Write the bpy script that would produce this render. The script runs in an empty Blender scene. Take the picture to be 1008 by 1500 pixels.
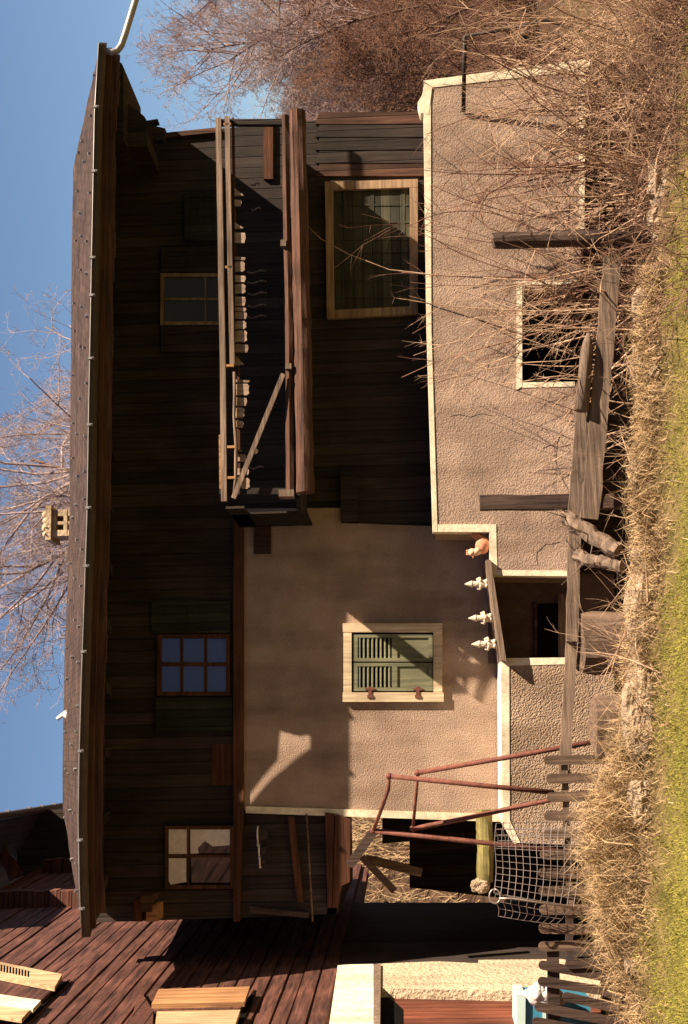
import bpy, math, random
import numpy as np
from mathutils import Vector, Matrix, noise as mnoise
R = math.radians
random.seed(7)
S = bpy.context.scene
COL = S.collection

# ------------------------------------------------------------------ camera
# The photograph lies on its side: the camera is rolled by 90 degrees.
F_PX, CU, CV = 1900.0, 750.0, 504.0
CAM = Vector((0.0, -18.0, 0.0))
YAW, PITCH, ROLL = R(10.35), R(2.6), 0.028
fwd = Vector((math.sin(YAW)*math.cos(PITCH), math.cos(YAW)*math.cos(PITCH), math.sin(PITCH)))
rgt0 = Vector((math.cos(YAW), -math.sin(YAW), 0))
up0 = rgt0.cross(fwd)
rgt = (rgt0*math.cos(ROLL) - up0*math.sin(ROLL)).normalized()
upv = rgt.cross(fwd).normalized()
cam_d = bpy.data.cameras.new('camera')
cam = bpy.data.objects.new('camera', cam_d)
COL.objects.link(cam)
lx, ly, lz = -upv, rgt, -fwd
cam.matrix_world = Matrix(((lx.x, ly.x, lz.x, CAM.x), (lx.y, ly.y, lz.y, CAM.y), (lx.z, ly.z, lz.z, CAM.z), (0, 0, 0, 1)))
cam_d.sensor_fit = 'AUTO'
cam_d.sensor_width = 36.0
cam_d.lens = F_PX/1500.0*36.0
cam_d.clip_start = 0.1
cam_d.clip_end = 2000
S.camera = cam

# ------------------------------------------------------------------ light
SUN_DIR = Vector((-1.70, 1.0, -2.05)).normalized()       # direction the light travels
SUN_EL = math.asin(-SUN_DIR.z)
SUN_AZ = math.atan2(-SUN_DIR.x, -SUN_DIR.y)
W = bpy.data.worlds.new('World'); S.world = W; W.use_nodes = True
nt = W.node_tree
sky = nt.nodes.new('ShaderNodeTexSky'); sky.sky_type = 'NISHITA'; sky.sun_disc = False
sky.sun_elevation = SUN_EL; sky.sun_rotation = SUN_AZ
sky.altitude = 900; sky.air_density = 1.0; sky.dust_density = 0.3; sky.ozone_density = 2.6
bg = nt.nodes['Background']; bg.inputs['Strength'].default_value = 0.05
nt.links.new(sky.outputs[0], bg.inputs['Color'])
sl = bpy.data.lights.new('sun', 'SUN'); sl.energy = 5.0; sl.angle = R(0.5); sl.color = (1.0, 0.82, 0.61)
so = bpy.data.objects.new('sun', sl); COL.objects.link(so)
so.rotation_euler = SUN_DIR.to_track_quat('-Z', 'Y').to_euler(); so.location = (20, -20, 30)
S.view_settings.view_transform = 'Standard'; S.view_settings.look = 'None'
S.view_settings.exposure = 1.3; S.view_settings.gamma = 1.0
S.render.engine = 'CYCLES'
S.cycles.max_bounces = 6; S.cycles.diffuse_bounces = 3; S.cycles.use_denoising = True

# ------------------------------------------------------------------ helpers
def ray(x, y):
    return fwd*F_PX + rgt*((1500-y)-CU) + upv*(CV-x)
def px(x, y, Y):
    """photograph position -> point on the vertical plane at depth Y"""
    d = ray(x, y); t = (Y-CAM.y)/d.y
    return CAM + d*t
def pz(x, y, Z):
    d = ray(x, y); t = (Z-CAM.z)/d.z
    return CAM + d*t

class MB:
    def __init__(s): s.v = []; s.f = []; s.sm = []
    def quad(s, *p, smooth=False):
        n = len(s.v); s.v += [tuple(q) for q in p]; s.f.append(tuple(range(n, n+len(p)))); s.sm.append(smooth); return s
    def prism(s, pts, ext):
        """closed prism of polygon pts extruded by vector ext"""
        n = len(s.v); k = len(pts); e = Vector(ext)
        s.v += [tuple(p) for p in pts] + [tuple(Vector(p)+e) for p in pts]
        s.f.append(tuple(range(n, n+k))); s.f.append(tuple(range(n+2*k-1, n+k-1, -1)))
        for i in range(k):
            j = (i+1) % k; s.f.append((n+i, n+k+i, n+k+j, n+j))
        s.sm += [False]*(k+2); return s
    def box(s, c, size, rot=None):
        c = Vector(c); h = Vector(size)/2
        M = rot if rot is not None else Matrix.Identity(3)
        cs = [c + M @ Vector((sx*h.x, sy*h.y, -h.z)) for sx, sy in ((-1,-1),(1,-1),(1,1),(-1,1))]
        return s.prism(cs, M @ Vector((0, 0, size[2])))
    def beam(s, a, b, w, t, side=None):
        """bar from a to b, w wide (across, in facade), t deep"""
        a = Vector(a); b = Vector(b); d = (b-a).normalized()
        sd = Vector(side) if side is not None else Vector((0, 1, 0))
        n = (sd - d*sd.dot(d)).normalized(); q = d.cross(n)
        pts = [a+q*w/2+n*t/2, a-q*w/2+n*t/2, a-q*w/2-n*t/2, a+q*w/2-n*t/2]
        return s.prism(pts, b-a)
    def tube(s, pts, rad, sides=6, caps=True, smooth=True):
        pts = [Vector(p) for p in pts]; k = len(pts)
        if not hasattr(rad, '__len__'): rad = [rad]*k
        n0 = len(s.v); ref = None
        for i, p in enumerate(pts):
            d = (pts[min(i+1, k-1)] - pts[max(i-1, 0)])
            if d.length < 1e-9: d = Vector((0, 0, 1))
            d.normalize()
            if ref is None: ref = Vector((0, 0, 1)) if abs(d.z) < .9 else Vector((1, 0, 0))
            a = (ref - d*ref.dot(d))
            if a.length < 1e-6: a = Vector((0, 1, 0)) - d*d.y
            a.normalize(); b = d.cross(a); ref = a
            for j in range(sides):
                t = 2*math.pi*j/sides
                s.v.append(tuple(p + (a*math.cos(t)+b*math.sin(t))*rad[i]))
        for i in range(k-1):
            for j in range(sides):
                j2 = (j+1) % sides
                s.f.append((n0+i*sides+j, n0+i*sides+j2, n0+(i+1)*sides+j2, n0+(i+1)*sides+j)); s.sm.append(smooth)
        if caps and sides > 2:
            s.f.append(tuple(n0+j for j in range(sides-1, -1, -1))); s.f.append(tuple(n0+(k-1)*sides+j for j in range(sides)))
            s.sm += [False, False]
        return s
    def ball(s, c, r, seg=12, rings=8, jit=0.0, rot=None, seed=0):
        c = Vector(c); r = Vector(r) if hasattr(r, '__len__') else Vector((r, r, r)); n = len(s.v)
        M = rot if rot is not None else Matrix.Identity(3)
        for i in range(rings+1):
            ph = math.pi*i/rings
            for j in range(seg):
                th = 2*math.pi*j/seg
                q = Vector((math.sin(ph)*math.cos(th), math.sin(ph)*math.sin(th), math.cos(ph)))
                m = 1.0
                if jit: m = 1 + jit*mnoise.noise(q*1.6+Vector((seed*7.3, seed*1.7, 0))) + .4*jit*mnoise.noise(q*4+Vector((seed, 9, 0)))
                s.v.append(tuple(c + M @ Vector((q.x*r.x*m, q.y*r.y*m, q.z*r.z*m))))
        for i in range(rings):
            for j in range(seg):
                j2 = (j+1) % seg
                s.f.append((n+i*seg+j, n+(i+1)*seg+j, n+(i+1)*seg+j2, n+i*seg+j2)); s.sm.append(True)
        return s
    def lathe(s, base, prof, seg=14, axis=Vector((0, 0, 1))):
        return s.tube([Vector(base)+axis*h for h, r in prof], [r for h, r in prof], seg)
    def build(s, name, mat, parent=None, origin=None):
        L = Vector((0, 0, 0))
        if parent is not None:
            q = parent
            while q is not None: L += q.location; q = q.parent
        elif origin is not None: L = Vector(origin)
        me = bpy.data.meshes.new(name)
        me.from_pydata([(x-L.x, y-L.y, z-L.z) for x, y, z in s.v], [], s.f)
        me.polygons.foreach_set('use_smooth', s.sm)
        for m in (mat if isinstance(mat, (list, tuple)) else [mat]): me.materials.append(m)
        me.update()
        o = bpy.data.objects.new(name, me); COL.objects.link(o)
        if parent is not None: o.parent = parent
        elif origin is not None: o.location = L
        return o

def thing(name, label, cat, loc, group=None):
    o = bpy.data.objects.new(name, None); COL.objects.link(o); o.location = loc; o.empty_display_size = .2
    o['label'] = label; o['category'] = cat
    if group: o['group'] = group
    return o
def tag(o, label, cat, group=None, kind=None):
    o['label'] = label; o['category'] = cat
    if group: o['group'] = group
    if kind: o['kind'] = kind
    return o
def slab(pl, Y, th, mb=None):
    """polygon of photograph points on plane Y, running th back into the scene"""
    mb = mb or MB()
    return mb.prism([px(x, y, Y) for x, y in pl], (0, th, 0))
def rect(x0, x1, y0, y1): return [(x0, y0), (x0, y1), (x1, y1), (x1, y0)]

# ------------------------------------------------------------------ materials
def newmat(name):
    m = bpy.data.materials.new(name); m.use_nodes = True
    b = m.node_tree.nodes['Principled BSDF']; return m, m.node_tree, b
def N(nt, t, **kw):
    n = nt.nodes.new(t)
    for k, v in kw.items():
        if k in n.inputs.keys(): n.inputs[k].default_value = v
        else: setattr(n, k, v)
    return n
def ramp(nt, fac, stops):
    r = nt.nodes.new('ShaderNodeValToRGB'); nt.links.new(fac, r.inputs[0]); e = r.color_ramp.elements
    while len(e) < len(stops): e.new(.5)
    for i, (p, c) in enumerate(stops): e[i].position = p; e[i].color = (*c, 1)
    return r.outputs[0]
def mat_wood(name, c1, c2, grain='X', plank=None, pax='Z', bump=.5, rough=.85, scale=1.0, crack=True):
    m, nt, b = newmat(name); L = nt.links.new
    tc = N(nt, 'ShaderNodeTexCoord'); mp = N(nt, 'ShaderNodeMapping')
    sc = {'X': (1.2, 22, 22), 'Y': (22, 1.2, 22), 'Z': (22, 22, 1.2)}[grain]
    mp.inputs['Scale'].default_value = [q*scale for q in sc]; L(tc.outputs['Object'], mp.inputs[0])
    n1 = N(nt, 'ShaderNodeTexNoise', Scale=1.0, Detail=6.0, Roughness=.65); L(mp.outputs[0], n1.inputs['Vector'])
    n2 = N(nt, 'ShaderNodeTexNoise', Scale=1.3, Detail=4.0); L(tc.outputs['Object'], n2.inputs['Vector'])
    mid = tuple((a+c)/2 for a, c in zip(c1, c2))
    col = ramp(nt, n1.outputs[0], [(.30, c1), (.5, mid), (.68, c2)])
    mx = N(nt, 'ShaderNodeMixRGB', blend_type='MULTIPLY'); mx.inputs[0].default_value = .75
    L(col, mx.inputs[1]); L(ramp(nt, n2.outputs[0], [(.3, (.45, .42, .4)), (.7, (1.25, 1.2, 1.15))]), mx.inputs[2])
    out = mx.outputs[0]; hgt = n1.outputs[0]
    if plank:
        sx = N(nt, 'ShaderNodeSeparateXYZ'); L(tc.outputs['Object'], sx.inputs[0])
        dv = N(nt, 'ShaderNodeMath', operation='DIVIDE'); dv.inputs[1].default_value = plank; L(sx.outputs[pax], dv.inputs[0])
        fl = N(nt, 'ShaderNodeMath', operation='FLOOR'); L(dv.outputs[0], fl.inputs[0])
        wn = N(nt, 'ShaderNodeTexWhiteNoise', noise_dimensions='1D'); L(fl.outputs[0], wn.inputs['W'])
        m2 = N(nt, 'ShaderNodeMixRGB', blend_type='MULTIPLY'); m2.inputs[0].default_value = .8
        L(out, m2.inputs[1]); L(ramp(nt, wn.outputs[0], [(0, (.5, .48, .46)), (1, (1.35, 1.25, 1.2))]), m2.inputs[2])
        fr = N(nt, 'ShaderNodeMath', operation='FRACT'); L(dv.outputs[0], fr.inputs[0])
        pp = N(nt, 'ShaderNodeMath', operation='PINGPONG'); pp.inputs[1].default_value = .5; L(fr.outputs[0], pp.inputs[0])
        gp = N(nt, 'ShaderNodeMapRange'); gp.inputs['From Max'].default_value = .06; L(pp.outputs[0], gp.inputs[0])
        m3 = N(nt, 'ShaderNodeMixRGB', blend_type='MULTIPLY'); m3.inputs[0].default_value = 1
        L(m2.outputs[0], m3.inputs[1]); L(ramp(nt, gp.outputs[0], [(0, (.25, .25, .25)), (1, (1, 1, 1))]), m3.inputs[2])
        out = m3.outputs[0]
        ad = N(nt, 'ShaderNodeMath', operation='MULTIPLY_ADD'); ad.inputs[1].default_value = .35
        L(n1.outputs[0], ad.inputs[0]); L(gp.outputs[0], ad.inputs[2]); hgt = ad.outputs[0]
    L(out, b.inputs['Base Color'])
    bp = N(nt, 'ShaderNodeBump', Strength=bump, Distance=.02); L(hgt, bp.inputs['Height']); L(bp.outputs[0], b.inputs['Normal'])
    b.inputs['Roughness'].default_value = rough; b.inputs['Specular IOR Level'].default_value = .25
    return m
def mat_plaster(name, c, grain=24, bump=1.0, dist=.02, voro=False, stain=.25, rough=.95):
    m, nt, b = newmat(name); L = nt.links.new
    tc = N(nt, 'ShaderNodeTexCoord')
    n1 = N(nt, 'ShaderNodeTexNoise', Scale=grain, Detail=3.0, Roughness=.6); L(tc.outputs['Object'], n1.inputs['Vector'])
    n2 = N(nt, 'ShaderNodeTexNoise', Scale=1.1, Detail=6.0, Roughness=.6); L(tc.outputs['Object'], n2.inputs['Vector'])
    mp = N(nt, 'ShaderNodeMapping'); mp.inputs['Scale'].default_value = (3.0, 3.0, .5); L(tc.outputs['Object'], mp.inputs[0])
    n3 = N(nt, 'ShaderNodeTexNoise', Scale=1.0, Detail=5.0); L(mp.outputs[0], n3.inputs['Vector'])
    d = 1-stain
    col = ramp(nt, n2.outputs[0], [(.32, tuple(q*d for q in c)), (.6, c), (.8, tuple(min(1, q*1.1) for q in c))])
    mx = N(nt, 'ShaderNodeMixRGB', blend_type='MULTIPLY'); mx.inputs[0].default_value = .8
    L(col, mx.inputs[1]); L(ramp(nt, n3.outputs[0], [(.3, (.62, .59, .56)), (.55, (1, 1, 1))]), mx.inputs[2])
    hg = n1.outputs[0]
    if voro:
        vo = N(nt, 'ShaderNodeTexVoronoi', Scale=grain*1.1); L(tc.outputs['Object'], vo.inputs['Vector'])
        ms = N(nt, 'ShaderNodeMath', operation='MULTIPLY_ADD'); ms.inputs[1].default_value = -.8
        L(vo.outputs['Distance'], ms.inputs[0]); L(n1.outputs[0], ms.inputs[2]); hg = ms.outputs[0]
    m2 = N(nt, 'ShaderNodeMixRGB', blend_type='MULTIPLY'); m2.inputs[0].default_value = .6
    L(mx.outputs[0], m2.inputs[1]); L(ramp(nt, n1.outputs[0], [(.3, (.7, .68, .66)), (.6, (1.1, 1.1, 1.1))]), m2.inputs[2])
    L(m2.outputs[0], b.inputs['Base Color'])
    bp = N(nt, 'ShaderNodeBump', Strength=bump, Distance=dist); L(hg, bp.inputs['Height']); L(bp.outputs[0], b.inputs['Normal'])
    b.inputs['Roughness'].default_value = rough; b.inputs['Specular IOR Level'].default_value = .15
    return m
def mat_plain(name, c, rough=.7, metal=0.0, var=.25, sc=9.0, bump=.2, spec=.3):
    m, nt, b = newmat(name); L = nt.links.new
    tc = N(nt, 'ShaderNodeTexCoord')
    n1 = N(nt, 'ShaderNodeTexNoise', Scale=sc, Detail=6.0, Roughness=.65); L(tc.outputs['Object'], n1.inputs['Vector'])
    L(ramp(nt, n1.outputs[0], [(.3, tuple(q*(1-var) for q in c)), (.7, tuple(min(1, q*(1+var)) for q in c))]), b.inputs['Base Color'])
    bp = N(nt, 'ShaderNodeBump', Strength=bump, Distance=.01); L(n1.outputs[0], bp.inputs['Height']); L(bp.outputs[0], b.inputs['Normal'])
    b.inputs['Roughness'].default_value = rough; b.inputs['Metallic'].default_value = metal; b.inputs['Specular IOR Level'].default_value = spec
    return m
def mat_two(name, c1, c2, sc=4.0, rough=.9, trans=0.0):
    """foliage / straw: colour varies from blade to blade"""
    m, nt, b = newmat(name); L = nt.links.new
    tc = N(nt, 'ShaderNodeTexCoord')
    n1 = N(nt, 'ShaderNodeTexNoise', Scale=sc, Detail=5.0, Roughness=.7); L(tc.outputs['Object'], n1.inputs['Vector'])
    L(ramp(nt, n1.outputs[0], [(.3, c1), (.7, c2)]), b.inputs['Base Color'])
    b.inputs['Roughness'].default_value = rough; b.inputs['Specular IOR Level'].default_value = .1
    return m
def mat_glass(name, c=(.006, .007, .012), ior=2.0):
    m, nt, b = newmat(name); L = nt.links.new
    tc = N(nt, 'ShaderNodeTexCoord'); n1 = N(nt, 'ShaderNodeTexNoise', Scale=2.5, Detail=2.0); L(tc.outputs['Object'], n1.inputs['Vector'])
    bp = N(nt, 'ShaderNodeBump', Strength=.12, Distance=.01); L(n1.outputs[0], bp.inputs['Height']); L(bp.outputs[0], b.inputs['Normal'])
    b.inputs['Base Color'].default_value = (*c, 1); b.inputs['Roughness'].default_value = .04; b.inputs['IOR'].default_value = ior
    return m

M = dict(
    timber=mat_wood('dark_timber', (.022, .0185, .0175), (.066, .051, .046), 'Z', .17, 'X', .5),
    timber_red=mat_wood('red_brown_timber', (.035, .014, .008), (.14, .055, .028), 'X', None, 'X', .5),
    timber_mid=mat_wood('brown_boards', (.04, .02, .015), (.13, .07, .05), 'Z', .14, 'X', .6),
    fascia=mat_wood('fascia_wood', (.05, .027, .022), (.17, .085, .068), 'X', None, 'X', .5),
    rail=mat_wood('weathered_rail', (.10, .07, .055), (.36, .26, .20), 'X', None, 'X', .6),
    baluster=mat_wood('weathered_baluster', (.20, .14, .115), (.58, .42, .34), 'Z', None, 'X', .6),
    log=mat_wood('log_beam', (.025, .012, .009), (.17, .085, .06), 'X', None, 'X', .9),
    grey_wood=mat_wood('grey_wood', (.10, .07, .055), (.34, .25, .19), 'X', None, 'X', .7),
    grey_post=mat_wood('grey_post', (.07, .045, .035), (.26, .18, .13), 'Z', None, 'X', .8),
    dark_post=mat_wood('dark_post', (.03, .02, .018), (.13, .085, .07), 'Z', None, 'X', .8),
    barn_log=mat_wood('barn_log', (.022, .010, .008), (.19, .080, .062), 'Y', None, 'Z', .8, scale=.8),
    barn_end=mat_wood('barn_log_end', (.05, .022, .017), (.20, .085, .06), 'X', .2, 'Z', .8),
    shutter_yel=mat_wood('ochre_shutter', (.30, .18, .09), (.78, .58, .36), 'Z', None, 'X', .3),
    shutter_or=mat_wood('orange_shutter', (.20, .085, .04), (.62, .34, .16), 'Z', None, 'X', .3),
    door_red=mat_wood('red_door', (.10, .03, .02), (.26, .09, .05), 'Z', .16, 'Y', .6),
    plaster=mat_plaster('roughcast', (.47, .34, .265), 50, 1.0, .022, stain=.4),
    pebble=mat_plaster('pebbledash', (.47, .345, .25), 42, 1.0, .03, True, stain=.35),
    trim=mat_plaster('limewash_trim', (.88, .79, .60), 14, .5, .012, stain=.18),
    white=mat_plaster('white_plaster', (.82, .72, .58), 14, .6, .02, stain=.15),
    cream=mat_plaster('cream_plaster', (.68, .55, .39), 18, 1.0, .04, stain=.25),
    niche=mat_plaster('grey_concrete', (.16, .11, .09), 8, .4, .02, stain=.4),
    shingle=None,
    gutter=mat_plain('copper_gutter', (.075, .052, .045), .6, .1, .25, 5),
    zinc=mat_plain('zinc_pipe', (.36, .34, .34), .45, .5, .2, 4),
    green=mat_wood('faded_green_paint', (.13, .145, .09), (.27, .27, .175), 'Z', None, 'X', .35),
    mgreen=mat_wood('mid_green_paint', (.035, .038, .028), (.085, .088, .06), 'X', .14, 'Z', .4),
    dgreen=mat_wood('dark_green_paint', (.018, .024, .018), (.045, .055, .035), 'Z', .12, 'X', .4),
    frame=mat_wood('pale_frame', (.45, .33, .22), (.80, .68, .48), 'Z', None, 'X', .5),
    tanframe=mat_wood('tan_frame', (.20, .13, .08), (.46, .32, .21), 'X', None, 'X', .5),
    glass=mat_glass('old_glass'),
    sky_glass=mat_glass('sky_tinted_glass', (.050, .052, .22), 1.38),  # blue in the base colour stands for sky reflected in the panes
    black=mat_plain('dark_inside', (.006, .005, .005), .95, 0, .2, 3, 0, .05),
    rust=mat_plain('rusty_pipe', (.17, .062, .045), .75, .15, .4, 14, .4),
    iron=mat_plain('black_iron', (.03, .022, .02), .6, .5, .3, 12, .3),
    wire=mat_plain('galvanised_wire', (.40, .34, .32), .45, .6, .2, 10, 0),
    gnome=mat_plaster('bleached_gnome', (.78, .68, .54), 40, .4, .01, stain=.35),
    gnome_p=mat_plain('faded_pink', (.62, .40, .30), .8, 0, .25, 20),
    terra=mat_plain('terracotta', (.62, .27, .16), .7, 0, .3, 15),
    terra_p=mat_plain('pale_terracotta', (.78, .50, .32), .7, 0, .2, 15),
    stone=mat_plaster('pale_stone', (.42, .32, .225), 7, 1.0, .08, stain=.4),
    bark=mat_plain('bark', (.16, .10, .075), .95, 0, .5, 8, .6, .1),
    twig=mat_two('twig', (.07, .035, .028), (.34, .19, .13), 2.0),
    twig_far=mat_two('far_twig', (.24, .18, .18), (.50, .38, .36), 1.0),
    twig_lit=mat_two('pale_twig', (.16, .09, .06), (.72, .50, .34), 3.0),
    brush=mat_two('brush_twigs', (.045, .022, .018), (.36, .215, .15), 4.0),
    straw=mat_two('straw', (.16, .10, .05), (.70, .50, .29), 5.0),
    grass=mat_two('meadow_grass', (.20, .185, .035), (.44, .385, .09), 1.6),
    moss=mat_wood('mossy_wood', (.09, .075, .03), (.32, .28, .11), 'X', None, 'X', .8),
    blue=mat_plain('blue_plastic', (.05, .24, .36), .4, 0, .15, 4, .05, .5),
    paleblue=mat_plain('pale_blue_plastic', (.55, .72, .70), .4, 0, .1, 4, .05, .5),
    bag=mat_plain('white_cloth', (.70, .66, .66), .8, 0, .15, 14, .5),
    enamel=mat_plain('white_enamel', (.75, .70, .66), .18, 0, .05, 4, 0, .6),
    chimney=mat_plaster('chimney_render', (.62, .48, .32), 12, .8, .03, stain=.3),
)
def mat_shingle():
    m, nt, b = newmat('larch_shingle'); L = nt.links.new
    tc = N(nt, 'ShaderNodeTexCoord')
    br = N(nt, 'ShaderNodeTexBrick', Scale=1.0); br.offset = .45
    br.inputs['Brick Width'].default_value = .16; br.inputs['Row Height'].default_value = .17; br.inputs['Mortar Size'].default_value = .006
    br.inputs['Color1'].default_value = (.046, .033, .030, 1); br.inputs['Color2'].default_value = (.085, .058, .050, 1); br.inputs['Mortar'].default_value = (.03, .018, .015, 1)
    L(tc.outputs['Object'], br.inputs['Vector'])
    n1 = N(nt, 'ShaderNodeTexNoise', Scale=1.6, Detail=7.0, Roughness=.7); L(tc.outputs['Object'], n1.inputs['Vector'])
    mx = N(nt, 'ShaderNodeMixRGB', blend_type='MULTIPLY'); mx.inputs[0].default_value = .9
    L(br.outputs['Color'], mx.inputs[1]); L(ramp(nt, n1.outputs[0], [(.3, (.55, .52, .5)), (.7, (1.5, 1.4, 1.35))]), mx.inputs[2])
    L(mx.outputs[0], b.inputs['Base Color'])
    bp = N(nt, 'ShaderNodeBump', Strength=.7, Distance=.03); L(br.outputs['Fac'], bp.inputs['Height']); bp.invert = True
    L(bp.outputs[0], b.inputs['Normal']); b.inputs['Roughness'].default_value = .9; b.inputs['Specular IOR Level'].default_value = .15
    return m
M['shingle'] = mat_shingle()
def mat_ground():
    m, nt, b = newmat('meadow_soil'); L = nt.links.new
    tc = N(nt, 'ShaderNodeTexCoord'); sx = N(nt, 'ShaderNodeSeparateXYZ'); L(tc.outputs['Object'], sx.inputs[0])
    n1 = N(nt, 'ShaderNodeTexNoise', Scale=3.0, Detail=8.0, Roughness=.7); L(tc.outputs['Object'], n1.inputs['Vector'])
    g = ramp(nt, n1.outputs[0], [(.3, (.022, .03, .010)), (.7, (.075, .08, .022))])
    st = ramp(nt, n1.outputs[0], [(.3, (.05, .032, .018)), (.7, (.22, .15, .075))])
    hl = ramp(nt, n1.outputs[0], [(.3, (.03, .017, .013)), (.7, (.12, .07, .045))])
    fo = ramp(nt, n1.outputs[0], [(.3, (.008, .012, .011)), (.7, (.024, .03, .026))])  # dark tone of the added slope behind the camera
    ad = N(nt, 'ShaderNodeMath', operation='MULTIPLY_ADD'); ad.inputs[1].default_value = 1.2; L(n1.outputs[0], ad.inputs[0]); L(sx.outputs['Y'], ad.inputs[2])
    gn = ramp(nt, n1.outputs[0], [(.3, (.09, .085, .02)), (.7, (.24, .21, .05))])
    cur = fo
    for (lo, hi, c) in ((-27, -24, g), (-11, -9.5, gn), (-4.7, -3.7, st), (5.0, 7.0, hl)):
        mr = N(nt, 'ShaderNodeMapRange'); mr.inputs['From Min'].default_value = lo; mr.inputs['From Max'].default_value = hi; L(ad.outputs[0], mr.inputs[0])
        mx = N(nt, 'ShaderNodeMixRGB'); L(mr.outputs[0], mx.inputs[0]); L(cur, mx.inputs[1]); L(c, mx.inputs[2]); cur = mx.outputs[0]
    L(mx.outputs[0], b.inputs['Base Color'])
    bp = N(nt, 'ShaderNodeBump', Strength=.8, Distance=.08); L(n1.outputs[0], bp.inputs['Height']); L(bp.outputs[0], b.inputs['Normal'])
    b.inputs['Roughness'].default_value = .95; b.inputs['Specular IOR Level'].default_value = .1
    return m
M['ground'] = mat_ground()

# ------------------------------------------------------------------ ground (one sheet)
def sstep(a, b, t):
    t = max(0.0, min(1.0, (t-a)/(b-a))); return t*t*(3-2*t)
def hgt(x, y):
    z = -3.05-.095*(max(-6, min(11, x))-3.5)
    if y < -26: z += min((-26-y)*.9, 170)*(1-.86*math.exp(-((x/(-y)-.075)/.10)**2))  # unseen slope behind the camera, added to cut sky light, notched for window reflections
    z += .45*sstep(-7.5, -18, y)
    lip = math.exp(-((y+4.15)/.55)**2)*(.30+.14*mnoise.noise(Vector((x*.8, 3.1, 0)))) * sstep(12, 4, x)
    z += lip
    z -= .28*sstep(-3.7, -2.8, y)*sstep(7.5, 6.4, y)
    hill = 2.6*sstep(6, 20, y) + max(0, y-14)*.045 + 1.5*sstep(16, 40, y)*mnoise.noise(Vector((x*.11, y*.05, 2))) + 2.6*sstep(7.6, 11.5, y)*sstep(2.5, .5, x)
    right = sstep(2, 18, x)*sstep(7, 36, y)*(2.6+min(max(0, x-14)*.05, 6))
    z += min(hill, 16) + right
    z += sstep(9.5, 15, x)*.7*sstep(-6, 2, y)
    z += .05*mnoise.noise(Vector((x*.9, y*.9, 0))) + .025*mnoise.noise(Vector((x*3, y*3, 5)))
    return z
def build_ground():
    xs = sorted(set([round(-9+i*.22, 3) for i in range(118)] + [-400, -200, -100, -60, -40, -28, -20, -14, -11] + [20, 23, 27, 32, 38, 45, 54, 65, 80, 110, 160, 250, 400]))
    ys = sorted(set([round(-19+i*.5, 3) for i in range(22)] + [round(-8+i*.2, 3) for i in range(60)] + [4+i for i in range(0, 40)] + [48, 55, 65, 80, 100, 140, 200, 300, 400, -25, -26, -30, -38, -50, -65, -85, -110, -140, -175, -220, -400]))
    mb = MB(); nx = len(xs)
    for y in ys:
        for x in xs: mb.v.append((x, y, hgt(x, y)))
    for j in range(len(ys)-1):
        for i in range(nx-1):
            a = j*nx+i; mb.f.append((a, a+1, a+nx+1, a+nx)); mb.sm.append(True)
    o = mb.build('ground', M['ground']); tag(o, 'grassy ground sloping past the old house and up the hill', 'ground', kind='structure')
build_ground()

# ------------------------------------------------------------------ chalet
EAVE = -1.485; RIDGE = 2.2; BAL = -1.47; BACK = 5.0
p0 = px(850, 760, 0)
chalet = thing('chalet', 'old dark timber chalet with a tan roughcast ground floor and broken balcony', 'house', (p0.x, 0, -2.6))
def P(mb, name, mat, parent=None, label=None):
    o = mb.build(name, M[mat] if isinstance(mat, str) else mat, parent or chalet)
    if label: o['label'] = label
    return o

# timber facade
P(slab([(117, 1352), (128, 900), (133, 650), (144, 205), (230, 196), (660, 160), (660, 772), (352, 772), (352, 1186), (478, 1188), (478, 1340)], 0, .25), 'timber_wall', 'timber')
P(slab([(352, 1186), (352, 745), (500, 744), (500, 766), (640, 771), (760, 771), (760, 1203), (737, 1201)], -.06, .3), 'plaster_wall', 'plaster')
P(slab([(360, 1181), (737, 1193), (737, 1204), (360, 1191)], -.09, .3), 'corner_trim', 'trim')
# sill beam between timber and plaster, plank patches
P(slab([(342, 1350), (342, 745), (357, 745), (357, 1183), (350, 1350)], -.1, .2), 'sill_beam', 'timber_red')
P(slab(rect(372, 397, 750, 811), -.09, .1), 'board_patch', 'timber_mid')
P(slab(rect(499, 524, 690, 763), -.12, .2), 'board_patch', 'timber')
for (a, b, c, d) in ((320, 334, 1090, 1150),):
    x0, x1 = min(a, b), max(a, b)
    P(slab(rect(x0-10, x1+8, c, d), -.012, .02), 'board_patch', 'timber_red')
# right-end boards of the lower timber wall: sun and shadow painted by timber tone
mb = MB()
for i in range(5):
    y0 = 164+i*19; mb = MB(); slab([(468, y0), (462, y0+17.5), (622, y0+17.5), (622, y0)], -.035-.008*(i % 2), .035, mb); P(mb, 'board', 'timber_mid' if i in (0, 4) else 'timber')
P(slab(rect(386, 400, 178, 262), -.05, .05), 'board_patch', 'timber_red')

# other walls of the house body
def vbox(mb, x0, x1, y0, y1, z0, z1):
    return mb.box(((x0+x1)/2, (y0+y1)/2, (z0+z1)/2), (x1-x0, y1-y0, z1-z0))
wl = px(300, 1345, 0).x; wr = px(300, 192, 0).x; wm = px(500, 1190, 0).x
ztop = px(150, 700, 0).z; zfl = px(490, 1260, 0).z
mb = MB(); vbox(mb, wr-.25, wr, .252, BACK, -2.9, ztop-.1); P(mb, 'end_wall', 'timber')
mb = MB(); vbox(mb, wl, wl+.25, .252, BACK, zfl, ztop-.1); P(mb, 'end_wall', 'timber')
mb = MB(); vbox(mb, wm, wm+.25, .26, BACK, -2.9, zfl+.1); P(mb, 'passage_wall', 'plaster')
mb = MB(); vbox(mb, wl, wm, .252, BACK, zfl-.02, zfl+.18); P(mb, 'upper_floor', 'timber')
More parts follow.
